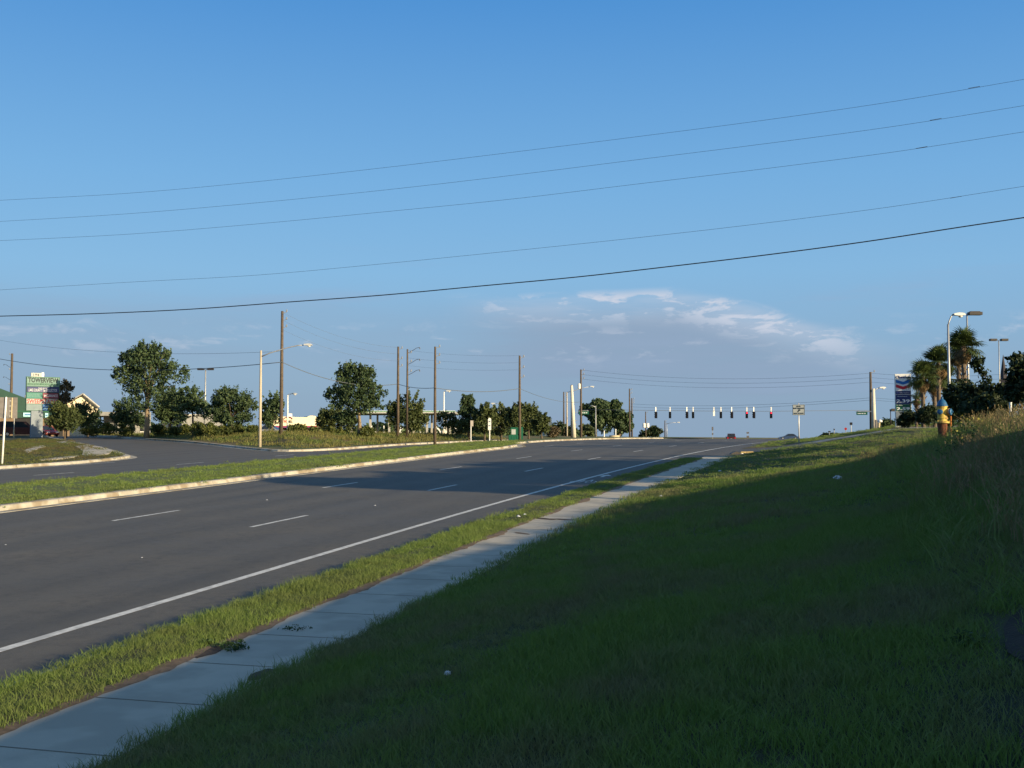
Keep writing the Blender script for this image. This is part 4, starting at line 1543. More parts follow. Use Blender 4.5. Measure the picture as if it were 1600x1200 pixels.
small_sign('narrow double signpost on the road crest left of the dark red hatchback', 1113.5, 667, 688, 235, 2.6, 5.5, 'box', 'sign_back', lowsign=11)
small_sign('small signpost with a tilted board right of the dark red hatchback', 1168.5, 675, 688, 240, 4, 2.5, 'box', 'sign_back', lowsign=8)
small_sign('flat dark signboard above the low bush, left one of two', 1296, 673.5, 684, 135, 4, 1.8, 'box', 'dark_metal')
small_sign('tiny dark diamond sign above the low bush', 1303.5, 669.5, 682, 132, 3.0, 3, 'dia', 'dark_metal')
small_sign('small red stop sign on the grassy rise', 1321.5, 668, 678, 150, 4.2, 4, 'oct', 'text_red', name='stop_sign')
small_sign('dark square sign on a pale post on the grassy rise', 1330, 660, 677, 118, 4.2, 4, 'box', 'dark_metal', 'alu')

# marker posts, barrier and oddments by the median near the crest
for px, yt, yb, d, lb in ((944, 674, 681.5, 150, 'short white marker post left of the cream barrel barrier'), (962, 671.5, 680, 148, 'short white marker post rising behind the cream barrel barrier')):
    b, h = up(px, yt, yb, d)
    t = thing('marker_post', lb, 'post', b, YAW, 'white marker posts')
    q = MB(); q.tube([(0, 0, -.1), (0, 0, h)], .07, 8); part('post', q, 'white_metal', t)
    q = MB(); q.lathe([(.10, 0), (.10, .06), (.02, .12)], 8, org=(0, 0, h)); part('cap', q, 'white_metal', t)
b = base(960, 682, 142)
t = thing('barrel_barrier', 'cream rounded barrier lying on the median near the crest', 'barrier', b, YAW)
k = 142 / F
q = MB()
q.tube([(-8 * k, 0, 3.4 * k), (8 * k, 0, 3.4 * k)], 2.2 * k, 12); part('barrel', q, 'box_tan', t, smooth=True)
q = MB()
for sx in (-6, 0, 6):
    q.box((sx * k, 0, .6 * k), (1.2 * k, .5, 1.6 * k))
part('foot', q, 'dark_metal', t)
b = base(982.5, 681, 170)
t = thing('utility_box', 'small white box with a red lid near the paired wooden poles', 'utility box', b, YAW)
k = 170 / F
q = MB(); q.box((0, 0, 1.1 * k), (4.5 * k, .5, 2.2 * k)); part('body', q, 'white_metal', t)
q = MB(); q.box((1 * k, 0, 3.0 * k), (2.5 * k, .5, 1.5 * k)); part('lid', q, 'text_red', t)

# yellow nose block and dark drain mouth at the side street
b = base(1166, 697, 71)
t = thing('kerb_nose', 'low yellow-painted concrete nose at the corner of the side street', 'kerb block', b, R_(25))
q = MB(); q.prism([(-.45, -.02), (-.42, .09), (.42, .10), (.5, -.02)], -.14, .14); part('block', q, 'yellow_paint', t)
b = base(1149, 699, 69)
t = thing('debris', 'dark crumpled debris on the asphalt beside the yellow nose', 'debris', b, .4)
q = MB(); q.prism([(-.4, 0), (-.25, .10), (-.02, .18), (.2, .12), (.36, .03), (.4, 0)], -.2, .15); part('lump', q, 'dark_metal', t)
q = MB(); q.box((.3, 0, .05), (.5, .08, .05), .3); part('scrap', q, 'galv', t)

# mushroom vent by the right-hand poles, utility cabinet
b, h = up(1374, 658, 671, 108)
t = thing('vent_post', 'white dome-topped vent post right of the thick concrete lamp pole', 'post', b, YAW)
q = MB(); q.tube([(-.08, 0, -.1), (-.02, 0, h - .15)], .12, 10); part('post', q, 'box_tan', t)
q = MB(); q.lathe([(.24, -.1), (.26, 0), (.20, .10), (.08, .15)], 12, org=(.06, 0, h)); part('dome', q, 'white_metal', t, smooth=True)
b, h = up(1369.5, 656, 671, 110)
t = thing('cabinet', 'narrow grey cabinet between the concrete lamp pole and the dome vent', 'utility box', b, YAW)
q = MB(); q.box((0, 0, h / 2), (.24, .25, h)); part('body', q, 'sign_back', t)

# fuel price sign
PD = 92
b = base(1412, 668, PD)
t = thing('price_sign', 'tall fuel brand and price sign half hidden behind the palms', 'sign', b, face_rz(1412) + R_(6))
k = PD / F
bz = b.z


def ZP(py): return at(1412, py, PD).z - bz


W = 24 * k
q = MB(); q.box((0, .12, ZP(584) / 2 - .1), (W, .34, ZP(584) + .2)); part('cabinet', q, 'white_metal', t)
q = MB(); q.box((0, -.07, ZP(598.5)), (W - .06, .04, 27 * k)); lp = part('logo_panel', q, 'white_metal', t)
text(None, 'Chevron', 4.0 * k, 'navy', lp, (0, -.094, ZP(589.0)), 0, W * .92, bold=.05)
for (yy, mt) in ((594.6, 'logo_blue'), (602.0, 'logo_red')):
    hw = W * .44; th = 4.6 * k; dp = 3.4 * k
    z = ZP(yy) + 1.6 * k
    q = MB()
    q.prism([(-hw, z), (0, z - dp), (0, z - dp - th), (-hw, z - th)], -.108, -.092)
    q.prism([(hw, z), (hw, z - th), (0.002, z - dp - th), (0.002, z - dp)], -.108, -.092)
    part('chevron', q, mt, lp)
q = MB(); q.box((0, -.07, ZP(613.3)), (W - .1, .05, 5.0 * k)); p_ = part('name_panel', q, 'navy', t)
text(None, 'with Techron', 1.5 * k, 'text_white', p_, (.1, -.098, ZP(613.6)), 0, W * .6)
q = MB(); q.box((0, -.07, ZP(624)), (W - .1, .05, 14.5 * k)); p_ = part('price_panel', q, 'navy', t)
text(None, 'Unleaded', 1.5 * k, 'text_white', p_, (-.1, -.098, ZP(619.3)), 0, W * .62)
text(None, '2.39', 5.2 * k, 'text_white', p_, (-.02, -.098, ZP(626.5)), 0, W * .82, bold=.03)
q = MB(); q.box((0, -.07, ZP(637)), (W - .1, .05, 10.5 * k)); p_ = part('price_panel', q, 'sign_green', t)
text(None, 'Diesel', 1.3 * k, 'text_white', p_, (-.3, -.098, ZP(633.2)), 0, W * .35)
text(None, '2.59', 4.6 * k, 'text_white', p_, (-.02, -.098, ZP(638.6)), 0, W * .82, bold=.03)
q = MB(); q.box((0, -.07, ZP(654)), (W - .1, .05, 22 * k)); p_ = part('lower_panel', q, 'sign_grey_blue', t)

# ------------------------------------------------------------------ buildings
def frame_at(px, py, d, rz=0.0):
    b = base(px, py, d)
    return b, d / F, (lambda yy: at(px, yy, d).z - b.z)


# green roofed building, left
D = 150
b, k, Zb = frame_at(20, 684, D)
t = thing('office_building', 'green roofed tan building with dark openings at the far left', 'building', b, face_rz(20))
gz = Zb(653)
q = MB(); q.box((-14 * k, 5, gz / 2 - .2), (192 * k, 10, gz + .4)); w_ = part('wall', q, 'tan_wall', t)
q = MB(); q.prism([(-124 * k, gz), (-124 * k, Zb(600)), (-60 * k, Zb(582)), (-20 * k, Zb(607)), (28 * k, Zb(626)), (82 * k, Zb(640)), (82 * k, gz)], -.25, 10.2)
part('roof', q, 'roof_green', t)
q = MB(); q.box((-21 * k, -.3, Zb(642.5)), (206 * k, .12, .12)); part('fascia_trim', q, 'sign_green', t)
for (x0, x1, y0) in ((-60, -26, 657), (2, 28, 653.5), (46, 53, 654), (60, 72, 656)):
    q = MB(); q.box(((x0 + x1) / 2 * k, -.02, Zb(y0) / 2), ((x1 - x0) * k, .06, Zb(y0))); op = part('window', q, 'dark_open', t)
    n = max(2, int((x1 - x0) / 7))
    for i in range(n + 1):
        q = MB(); q.box(((x0 + (x1 - x0) * i / n) * k, -.07, Zb(y0) / 2), (.07, .05, Zb(y0))); part('frame', q, 'dark_metal', op)
for (x0, x1, y0, y1) in ((14, 28, 644.5, 651), (45.5, 50, 645, 652)):
    q = MB(); q.box(((x0 + x1) / 2 * k, -.36, (Zb(y0) + Zb(y1)) / 2), ((x1 - x0) * k, .1, Zb(y0) - Zb(y1))); s_ = part('storefront_sign', q, 'sign_light_blue', t)
    q = MB(); q.box(((x0 + x1) / 2 * k, -.42, (Zb(y0) + Zb(y1)) / 2), ((x1 - x0) * k * .7, .02, .14)); part('print', q, 'sign_blue', s_)
q = MB(); q.lathe([(.18, -.2), (.24, 0), (.18, .2)], 10, org=(18 * k, 0, Zb(619))); part('roof_vent', q, 'white_metal', t)

# cream gabled house
D = 170
b, k, Zb = frame_at(138, 684, D)
t = thing('gabled_house', 'cream gabled house with white eaves behind the left trees', 'building', b, face_rz(138))
q = MB(); q.prism([(-40 * k, -.2), (-40 * k, Zb(636)), (-9 * k, Zb(618.5)), (13 * k, Zb(636)), (13 * k, -.2)], 0, 7); part('wall', q, 'cream', t)
q = MB()
for (xa, ya, xb, yb) in ((-9, 616.5, 15, 637), (-9, 616.5, -44, 638)):
    a = Vector((xa * k, 0, Zb(ya))); c = Vector((xb * k, 0, Zb(yb)))
    n_ = Vector((0, 0, .22))
    vv = [a, c, c + n_, a + n_]
    q.add([(p.x, -.5, p.z) for p in vv] + [(p.x, 7.5, p.z) for p in vv], [(0, 1, 2, 3), (4, 7, 6, 5), (0, 4, 5, 1), (3, 2, 6, 7), (1, 5, 6, 2), (0, 3, 7, 4)])
part('roof', q, 'grey_roof', t)
q = MB()
a = Vector((-9 * k, 0, Zb(616.5))); c = Vector((15 * k, 0, Zb(637)))
q.tube([(a.x, -.55, a.z + .05), (c.x, -.55, c.z + .05)], .16, 4); part('bargeboard', q, 'white_wall', t)
q = MB(); q.box((-8 * k, -.03, Zb(650)), (1.2, .06, 1.4)); wn = part('window', q, 'glass', t)
q = MB(); q.box((-8 * k, -.07, Zb(650) + .75), (1.4, .05, .1)); part('sill', q, 'white_metal', wn)

# grey low building with flat canopy
D = 160
b, k, Zb = frame_at(190, 683, D)
t = thing('grey_building', 'low grey flat-roofed building partly hidden behind the tallest oak', 'building', b, face_rz(190))
q = MB(); q.box((8 * k, 4, Zb(649) / 2), (70 * k, 8, Zb(649) + .2)); part('wall', q, 'grey_wall', t)
q = MB(); q.box((4 * k, 2.5, Zb(647.5)), (76 * k, 12, .55)); part('roof', q, 'grey_roof', t)
for i in range(5):
    q = MB(); q.box((-22 * k + i * 13 * k, -.03, Zb(666)), (5.5 * k, .08, 1.5)); wn = part('window', q, 'glass', t)
    q = MB(); q.box((-22 * k + i * 13 * k, -.09, Zb(666) - .8), (6 * k, .1, .1)); part('sill', q, 'white_metal', wn)

for (px, d, w, y0, col, lb) in ((270, 165, 24, 652, 'cream', 'small sunlit cream building behind the hedge and the tallest oak'),
                                (316, 158, 62, 650, 'grey_wall', 'long pale grey building behind the twin-headed lamp'),):
    b, k, Zb = frame_at(px, 683, d)
    t = thing('low_building', lb, 'building', b, face_rz(px) + R_(5))
    q = MB(); q.box((0, 4, Zb(y0) / 2), (w * k, 8, Zb(y0) + .2)); part('wall', q, col, t)
    q = MB(); q.box((0, 4, Zb(y0) + .12), (w * k + .4, 8.4, .28)); part('parapet', q, 'white_wall', t)
    for i in range(max(2, int(w / 14))):
        xx = (-w / 2 + 7 + i * 13) * k
        q = MB(); q.box((xx, -.03, Zb(669)), (4 * k, .08, 1.3)); wn = part('window', q, 'glass', t)
        q = MB(); q.box((xx, -.09, Zb(669) - .7), (4.4 * k, .1, .1)); part('sill', q, 'white_metal', wn)

# cream restaurant with curved parapet
D = 150
b, k, Zb = frame_at(463, 683, D)
t = thing('restaurant', 'sunlit cream stucco restaurant with curved parapet and purple awning band', 'building', b, face_rz(463) + R_(6))
arc = [((24 + 7.5 * math.cos(a)) * k, Zb(652) + (2.8 * math.sin(a)) * k) for a in [math.pi * i / 10 for i in range(11)]]
arcl = [((-11 + 7.5 * math.cos(a)) * k, Zb(651) + (0 * math.sin(a)) * k) for a in (0,)]
q = MB(); q.prism([(-40 * k, Zb(668))] + [(31.5 * k, Zb(668))] + arc + [(-40 * k, Zb(650.5))], 0, 8); up_ = part('parapet', q, 'cream', t)
q = MB(); q.box((-4 * k, 4.1, Zb(668) / 2), (71 * k, 7.6, Zb(668))); part('wall', q, 'cream', t)
q = MB(); q.box((-3 * k, -.5, Zb(667.0)), (76 * k, 1.4, 3.0 * k)); aw = part('awning', q, 'purple', t)
q = MB(); q.box((-3 * k, -1.22, Zb(665.9)), (76 * k, .05, .8 * k)); part('stripe', q, 'text_red', aw)
q = MB(); q.box((-14 * k, .28, Zb(676)), (58 * k, .06, 2.0)); wn = part('window', q, 'glass', t)
for i in range(8):
    q = MB(); q.box(((-42 + i * 8) * k, .22, Zb(676)), (.12, .08, 2.0)); part('frame', q, 'white_wall', wn)
q = MB(); q.lathe([(.55, 0), (.5, .05)], 14, axis=Matrix.Rotation(R_(90), 3, 'X'), org=(26 * k, .28, Zb(673))); part('round_window', q, 'glass', t)
q = MB()
pts = [((-13 + 7.2 * math.cos(a)) * k, -.06, Zb(657) + 5.2 * math.sin(a) * k) for a in [math.pi * (.12 + .76 * i / 10) for i in range(11)]]
q.tube(pts, .07, 5); part('arch_logo', q, 'maroon', up_)
text(None, 'TACO', .36, 'text_red', up_, (-16.5 * k, -.04, Zb(658.3)), 0, .62, bold=.02)
text(None, 'BELL', .36, 'text_dark', up_, (-9.0 * k, -.04, Zb(658.8)), 0, .55, bold=.02)
q = MB(); q.box((-7 * k, 3, Zb(648)), (6 * k, 1.2, 4.5 * k)); part('roof_unit', q, 'white_metal', t)

# fuel station canopy with pumps
D = 195
b, k, Zb = frame_at(610, 683, D)
t = thing('fuel_canopy', 'long fuel station canopy with white and green fascia behind the trees', 'canopy', b, face_rz(610) - R_(8))
q = MB(); q.box((-5 * k, 7, Zb(644.5)), (212 * k, 14, 3.6 * k)); part('roof', q, 'shade_ceiling', t)
q = MB(); q.box((-5 * k, -.1, Zb(643.2)), (213 * k, .12, 3.0 * k)); fa = part('fascia', q, 'canopy_white', t)
q = MB(); q.box((-5 * k, -.2, Zb(642.9)), (213 * k, .06, 1.0 * k)); part('stripe', q, 'canopy_green', fa)
for sx in (-95, -65, -35, -5, 25, 55, 85):
    for sy in (2.5, 11):
        q = MB(); q.box((sx * k, sy, Zb(646) / 2), (.34, .34, Zb(646))); part('column', q, 'white_wall', t)
for i, (px, side, lb) in enumerate(((583, 1, 'white fuel pump with curved fin right of the hedge, leftmost'), (602, 0, 'white fuel pump post left of the paired poles'), (628, -1, 'white fuel pump with its curve facing left beside the paired poles'),
                        (653, 1, 'white fuel pump with curved fin right of the paired poles'), (664, 0, 'small white and red fuel pump left of the lone pole'), (684, 1, 'white fuel pump with curved fin by the lamp footing'), (712, 1, 'rightmost white fuel pump with curved fin, before the tree mass'))):
    d = 168
    b2 = base(px, 684, d)
    kk = d / F
    z_ = lambda yy: at(px, yy, d).z - b2.z
    t = thing('fuel_pump', lb, 'fuel pump', b2, face_rz(px), 'fuel pumps under the canopy')
    q = MB(); q.box((-2.5 * kk, 0, z_(675) / 2), (3.5 * kk, .6, z_(675))); bd = part('pump_body', q, 'white_wall', t)
    q = MB(); q.box((-2.5 * kk, -.32, z_(672)), (2.2 * kk, .04, .5)); part('screen', q, 'glass', bd)
    q = MB(); q.box((-2.2 * kk, 0, z_(665) * .62), (1.2 * kk, .3, z_(665) * .75)); part('post', q, 'white_metal', t)
    q = MB(); q.tube([(-1 * kk, -.3, z_(677)), (.2 * kk, -.34, z_(679)), (.6 * kk, -.3, z_(674))], .04, 5); part('hose', q, 'black', t)
    if side:
        q = MB()
        outer = [(side * (7.5 - 0) * kk * math.sin(a) - 1.5 * kk * side, z_(683.5) * 0 + (14 * kk) * math.cos(a)) for a in [math.pi / 2 * i / 8 for i in range(9)]]
        inner = [(side * 5.6 * kk * math.sin(a) - 1.5 * kk * side, 11.6 * kk * math.cos(a)) for a in [math.pi / 2 * i / 8 for i in range(9)]]
        for i2 in range(8):
            a, c, e, g_ = outer[i2], outer[i2 + 1], inner[i2 + 1], inner[i2]
            q.prism([a, c, e, g_], -.35, .35)
        part('fin', q, 'white_metal', t)

def lawn_pad(name, label, pts, mt, th=.05):
    P = [bank_hit(x, y)[0] for x, y in pts]
    n = len(P)
    mb = MB()
    c = sum(P, Vector()) / n
    ring = [(p.x, p.y, T(p.x, p.y) + .19) for p in P]
    mb.add([(c.x, c.y, T(c.x, c.y) + .20)] + ring + [(x, y, z - .15) for x, y, z in ring], [(0, 1 + i, 1 + (i + 1) % n) for i in range(n)] + [(1 + i, 1 + n + i, 1 + n + (i + 1) % n, 1 + (i + 1) % n) for i in range(n)])
    o = link(name, mb.mesh(name, mt))
    o['kind'] = 'structure'
    return o


def bank_hit(px, py):
    """walk along the view ray to the terrain"""
    for i in range(40, 4000):
        d = i * .05
        p = at(px, py, d)
        if p.z <= T(p.x, p.y) + .13:
            return Vector((p.x, p.y, T(p.x, p.y) + .13)), d
    return at(px, py, 100), 100


lawn_pad('concrete_pad', '', [(118, 698), (140, 696.5), (158, 699), (176, 705), (170, 710), (150, 713), (128, 712), (130, 706)], 'concrete')
lawn_pad('concrete_pad', '', [(36, 706), (48, 699.5), (66, 697), (72, 698.5), (60, 702), (44, 708)], 'concrete')
lawn_pad('kerb_stub', '', [(88, 690.5), (104, 690), (110, 692.5), (106, 694), (90, 692.3)], 'kerb')
lawn_pad('footpath', '', [(60, 719), (95, 715.5), (122, 712.5), (124, 714), (100, 717.5), (64, 720.6)], 'concrete')

# small cream building top and church spire
b, k, Zb = frame_at(858, 684, 210)
t = thing('cream_building', 'cream wall corner showing above the shrubs left of the pole cluster', 'building', b, face_rz(858) + R_(15))
q = MB(); q.prism([(-7 * k, -.2), (-7 * k, Zb(661)), (4 * k, Zb(655)), (4 * k, -.2)], 0, 4); part('wall', q, 'cream', t)
q = MB(); q.box((-1.5 * k, 2, Zb(656.5)), (12 * k, 4.6, .25), rot=Matrix.Rotation(-math.atan2(6, 11), 3, 'Y')); part('roof', q, 'white_metal', t)
b, k, Zb = frame_at(1570, 668, 130)
t = thing('church', 'dark pointed church spire rising behind the bushes on the right', 'building', b, face_rz(1570))
q = MB(); q.box((0, 2, Zb(592) / 2), (11 * k, 3.2, Zb(592))); part('tower', q, 'spire', t)
q = MB(); q.lathe([(6.5 * k, 0), (5.0 * k, 6 * k), (0.25 * k, (592 - 552) * k)], 8, org=(0, 2, Zb(592))); part('spire', q, 'spire', t)

# ------------------------------------------------------------------ vehicles
def car(name, label, loc, rz, L, W, H, paint, kind='sedan', cat='car'):
    t = thing(name, label, cat, loc, rz)
    hl = L / 2
    g = .22
    hb = H * .56
    if kind == 'sedan':
        low = [(-hl, g + .18), (-hl + .05, hb * .82), (-hl + .25, hb * .98), (-hl + .9, hb), (hl - 1.25, hb), (hl - .35, hb * .84), (hl - .03, hb * .62), (hl, g + .12), (hl - .2, g), (-hl + .15, g)]
        cab = [(-hl + .55, hb), (-hl + 1.25, H * .95), (-hl + 1.7, H), (hl - 2.25, H * .99), (hl - 1.25, hb)]
    elif kind == 'suv':
        low = [(-hl, g + .25), (-hl + .02, hb * 1.0), (hl - 1.3, hb * 1.02), (hl - .3, hb * .9), (hl, hb * .6), (hl, g + .1), (-hl + .1, g + .05)]
        cab = [(-hl + .06, hb), (-hl + .25, H * .96), (-hl + .6, H), (hl - 2.1, H * .98), (hl - 1.3, hb)]
    else:
        low = [(-hl, g + .3), (-hl, hb), (hl - 1.2, hb), (hl - .1, hb * .88), (hl, g + .3), (hl - .2, g + .1), (-hl + .1, g + .1)]
        cab = [(-hl + 2.1, hb), (-hl + 2.25, H), (hl - 2.2, H), (hl - 1.4, hb)]
    q = MB(); q.prism(low, -W / 2, W / 2)
    bo = part('body', q, paint, t)
    # roof and pillars: the glasshouse tapers inwards
    def ins(p, y, top):
        return (p[0], y * (.80 if p[1] > hb + .1 else .95), p[1])
    q = MB()
    n = len(cab)
    v1 = [ins(p, -W / 2, 0) for p in cab]; v2 = [ins(p, W / 2, 0) for p in cab]
    q.add(v1 + v2, [tuple(range(n)), tuple(range(2 * n - 1, n - 1, -1))] + [(i, i + n, (i + 1) % n + n, (i + 1) % n) for i in range(n)])
    ca = part('cabin', q, paint, t)
    c = Vector((sum(p[0] for p in cab) / n, 0, sum(p[1] for p in cab) / n))
    for s in (-1, 1):
        q = MB()
        mid_ = [Vector(ins(p, s * W / 2, 0)) for p in cab]
        cc = sum(mid_, Vector()) / n
        vv = [cc + (p - cc) * .80 + Vector((0, s * .012, 0)) for p in mid_]
        q.add(vv, [tuple(range(n))]); part('side_window', q, 'glass', ca)
    # windscreen and rear window
    for (i, j, nm, off) in ((n - 2, n - 1, 'windscreen', .015), (0, 1, 'rear_window', -.015)):
        a1, a2, b1, b2 = Vector(v1[i]), Vector(v2[i]), Vector(v1[j]), Vector(v2[j])
        cc = (a1 + a2 + b1 + b2) / 4
        q = MB(); q.add([cc + (p - cc) * .86 + Vector((off, 0, .012)) for p in (a1, a2, b2, b1)], [(0, 1, 2, 3)]); part(nm, q, 'glass', ca)
    for sx in (-1, 1):
        for s in (-1, 1):
            wx = sx * L * .30
            ax_ = Matrix.Rotation(R_(90), 3, 'X')
            q = MB(); q.lathe([(.31, -.1), (.33, -.06), (.33, .06), (.31, .1)], 16, axis=ax_, org=(wx, s * (W / 2 - .08), .33)); wh = part('tyre', q, 'tyre', t)
            q = MB(); q.lathe([(.20, -.105), (.19, .105)], 10, axis=ax_, org=(wx, s * (W / 2 - .08), .33)); part('rim', q, 'silver', wh)
    for s in (-1, 1):
        q = MB(); q.box((hl - .04, s * (W / 2 - .28), hb * .70), (.1, .36, .16)); part('headlight', q, 'lens', t)
        q = MB(); q.box((-hl + .0, s * (W / 2 - .16), hb * .78), (.08, .24, .42 if kind == 'suv' else .22)); part('taillight', q, 'tail', t)
        q = MB(); q.box((hl - 1.45, s * (W / 2 + .08), hb + .06), (.1, .18, .14)); part('mirror', q, paint, t)
    for sx in (-1, 1):
        q = MB(); q.box((sx * (hl + .02), 0, g + .2), (.1, W * .92, .18)); part('bumper', q, ('dark_metal' if kind != 'sedan' else paint) if paint != 'dark_red' else 'alu', t)
    q = MB(); q.box((-hl - .02, 0, hb * .62), (.04, .34, .16)); part('licence_plate', q, 'sign_white', t)
    return t


def car_at(px, py, d, *a, **kw):
    p = at(px, py, d)
    return a, Vector((p.x, p.y, T(p.x, p.y)))


p = at(1142, 690, 232)
car('hatchback', 'dark red hatchback seen from behind on the road crest', Vector((p.x, p.y, at(1142, 677.5, 232).z - 1.72)), R_(90 + 7), 4.4, 1.82, 1.72, 'dark_red', 'suv')
p = at(1232.5, 690, 262)
car('sedan', 'dark blue sedan crossing behind the lane sign post', Vector((p.x, p.y, at(1232, 678.0, 262).z - 1.40)), YAW + R_(180 - 8), 4.9, 1.8, 1.45, 'blue_paint', 'sedan')
b = base(31, 683, 138)
car('pickup', 'large dark red pickup parked left of the tall office sign', b, face_rz(31) + R_(8), 5.4, 2.0, 1.95, 'dark_red', 'suv', cat='truck')
b = base(73.5, 683, 142)
car('hatchback', 'small red car facing out between the office sign and a tree', b, face_rz(73) - R_(70), 4.0, 1.7, 1.42, 'red_paint', 'sedan')
b = base(425, 683, 140)
car('sedan', 'pale parked car left of the restaurant, behind the tall pole', b, face_rz(425) - R_(20), 4.4, 1.8, 1.45, 'silver', 'sedan')

# ------------------------------------------------------------------ trees, left to right
tree('tree', 'round olive tree right of the tall office sign', 101, 683, 122, [(101, 645, 25, 27), (92, 660, 18, 16), (113, 655, 18, 20)], .10, 4200, .30, 'olive_leaf', seed=1, spiky=.3, k=.5)
tree('tree', 'reddish-topped tree peeping above the round olive tree', 103, 683, 130, [(103, 611, 10, 14), (98, 628, 15, 14)], .10, 1500, .28, 'red_leaf', seed=2, spiky=.6, k=.5)
tree('tree', 'dark green tree before the cream gabled house', 137, 683, 132, [(135, 650, 19, 20), (146, 662, 12, 16), (122, 650, 13, 18)], .12, 3000, .28, 'oak_leaf', seed=3, k=.5)
tree('tree', 'tallest oak with spiky crown on the far bank, left of the street lamp', 229, 679, 121, [(232, 586, 40, 44), (202, 592, 28, 20), (264, 586, 32, 20), (240, 620, 38, 20), (226, 556, 24, 20), (246, 560, 20, 18), (205, 566, 18, 16)], .27, 12500, .24, 'oak_leaf', 'oaks along the far bank', seed=4, bark='pale_bark', spiky=.9, k=.40, per=12)
tree('tree', 'low spreading tree behind the foot of the tallest oak', 203, 682, 133, [(205, 642, 26, 24), (188, 655, 16, 16), (212, 660, 22, 11)], .12, 3400, .30, 'oak_leaf', seed=5, k=.45, spiky=.6)
tree('tree', 'dark tree directly right of the tallest oak', 266, 682, 126, [(268, 632, 24, 26), (255, 648, 18, 14), (270, 656, 22, 11)], .12, 3600, .3, 'oak_leaf', 'oaks along the far bank', seed=6, k=.45)
tree('tree', 'loose tree with drooping edge left of the twin-headed lamp', 301, 680, 119, [(298, 624, 20, 19), (314, 642, 15, 14), (285, 642, 15, 18)], .11, 2700, .3, 'oak_leaf', 'oaks along the far bank', seed=7, k=.45, spiky=.7)
tree('tree', 'broad round oak between the twin-headed lamp and the street lamp', 362, 679, 114, [(362, 634, 32, 28), (342, 645, 20, 18), (384, 643, 20, 20), (352, 622, 18, 14), (364, 658, 26, 11)], .14, 8500, .23, 'oak_leaf', 'oaks along the far bank', seed=8, k=.42, spiky=.7)
tree('tree', 'small dark tree between the street lamp and the tall brown pole', 425, 682, 116, [(427, 640, 15, 25), (418, 655, 12, 14)], .11, 2300, .3, 'oak_leaf', seed=9, k=.5, spiky=.6)
tree('tree', 'large spiky oak right of the restaurant, with a pale trunk', 561, 682, 113, [(555, 608, 30, 36), (530, 622, 22, 18), (580, 620, 24, 20), (545, 588, 20, 18), (560, 638, 42, 13), (570, 590, 16, 16), (540, 656, 18, 10)], .20, 11500, .23, 'oak_leaf', 'oaks along the far bank', seed=10, bark='pale_bark', spiky=.9, k=.42)
tree('tree', 'low dark tree between the restaurant and the large spiky oak', 520, 683, 122, [(520, 655, 25, 18), (505, 662, 12, 14), (545, 662, 14, 14)], .11, 3400, .3, 'olive_leaf', seed=11, k=.45, spiky=.6)
tree('tree', 'dark tree behind the paired wooden poles', 640, 683, 126, [(640, 645, 24, 30), (618, 650, 16, 22), (655, 660, 14, 18)], .12, 4800, .3, 'olive_leaf', seed=12, k=.45, spiky=.6)
tree('tree', 'small tree in front of the fuel canopy at the lone pole', 700, 683, 130, [(697, 658, 16, 14), (716, 668, 18, 12)], .08, 1500, .28, 'olive_leaf', seed=13, k=.5, spiky=.7)
tree('tree', 'pointed dark tree at the left end of the dense tree row', 732, 684, 128, [(731, 632, 13, 13), (731, 648, 16, 14), (733, 664, 17, 12)], .13, 2900, .3, 'oak_leaf', seed=14, k=.5, spiky=.8)
for i, (px, e, mt, lb) in enumerate((
        (757, [(757, 655, 18, 22)], 'olive_leaf', 'rounded tree second in the dense row, behind the oval sign'),
        (783, [(782, 652, 18, 18), (780, 665, 18, 14)], 'olive_leaf', 'rounded tree in the dense row behind the green kiosk'),
        (806, [(806, 650, 15, 17), (803, 662, 14, 12)], 'olive_leaf', 'tree in the dense row just left of the dark pole by the kiosk'),
        (826, [(826, 655, 19, 22), (820, 645, 14, 12)], 'olive_leaf', 'large rounded tree just right of the dark pole by the kiosk'),
        (846, [(846, 665, 14, 16)], 'olive_leaf', 'low tree at the right end of the dense row'))):
    tree('tree', lb, px, 684, 126 + (i % 2) * 5, e, .12, 3000, .30, mt, 'dense tree row beyond the far bank', seed=20 + i, k=.5, spiky=.5)
tree('shrub', 'reddish low shrub left of the thick pale concrete pole', 862, 684, 160, [(862, 674, 12, 10)], 0, 800, .35, 'red_leaf', seed=30, k=.6, cat='shrub')
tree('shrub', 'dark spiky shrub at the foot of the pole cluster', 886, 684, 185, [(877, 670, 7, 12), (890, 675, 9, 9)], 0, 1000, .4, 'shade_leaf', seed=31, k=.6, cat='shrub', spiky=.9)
tree('tree', 'huge dark rounded tree left half of the mass beyond the median', 930, 684, 205, [(935, 650, 22, 26), (915, 640, 10, 14), (940, 632, 16, 10)], .3, 6500, .45, 'oak_leaf', 'big tree mass near the crest', seed=32, k=.45, spiky=.3)
tree('tree', 'huge dark rounded tree right half of the mass beyond the median', 968, 684, 205, [(965, 652, 22, 28), (978, 660, 12, 20), (962, 632, 10, 8)], .3, 6500, .45, 'oak_leaf', 'big tree mass near the crest', seed=33, k=.45, spiky=.3)
tree('tree', 'pale green low tree at the foot of the big tree mass', 918, 684, 190, [(918, 673, 14, 11)], .1, 1400, .4, 'olive_leaf', seed=34, k=.5, spiky=.3)
tree('tree', 'low dark tree right of the transformer pole', 1020, 685, 255, [(1024, 675, 12, 10), (1008, 678, 10, 6)], .12, 1600, .5, 'shade_leaf', seed=35, k=.5, spiky=.3)
tree('shrub', 'low dark bush beneath the two tiny signs near the crest', 1296, 684, 140, [(1297, 680, 12, 4.5), (1288, 682, 8, 3)], 0, 700, .3, 'shade_leaf', seed=36, k=.6, cat='shrub')
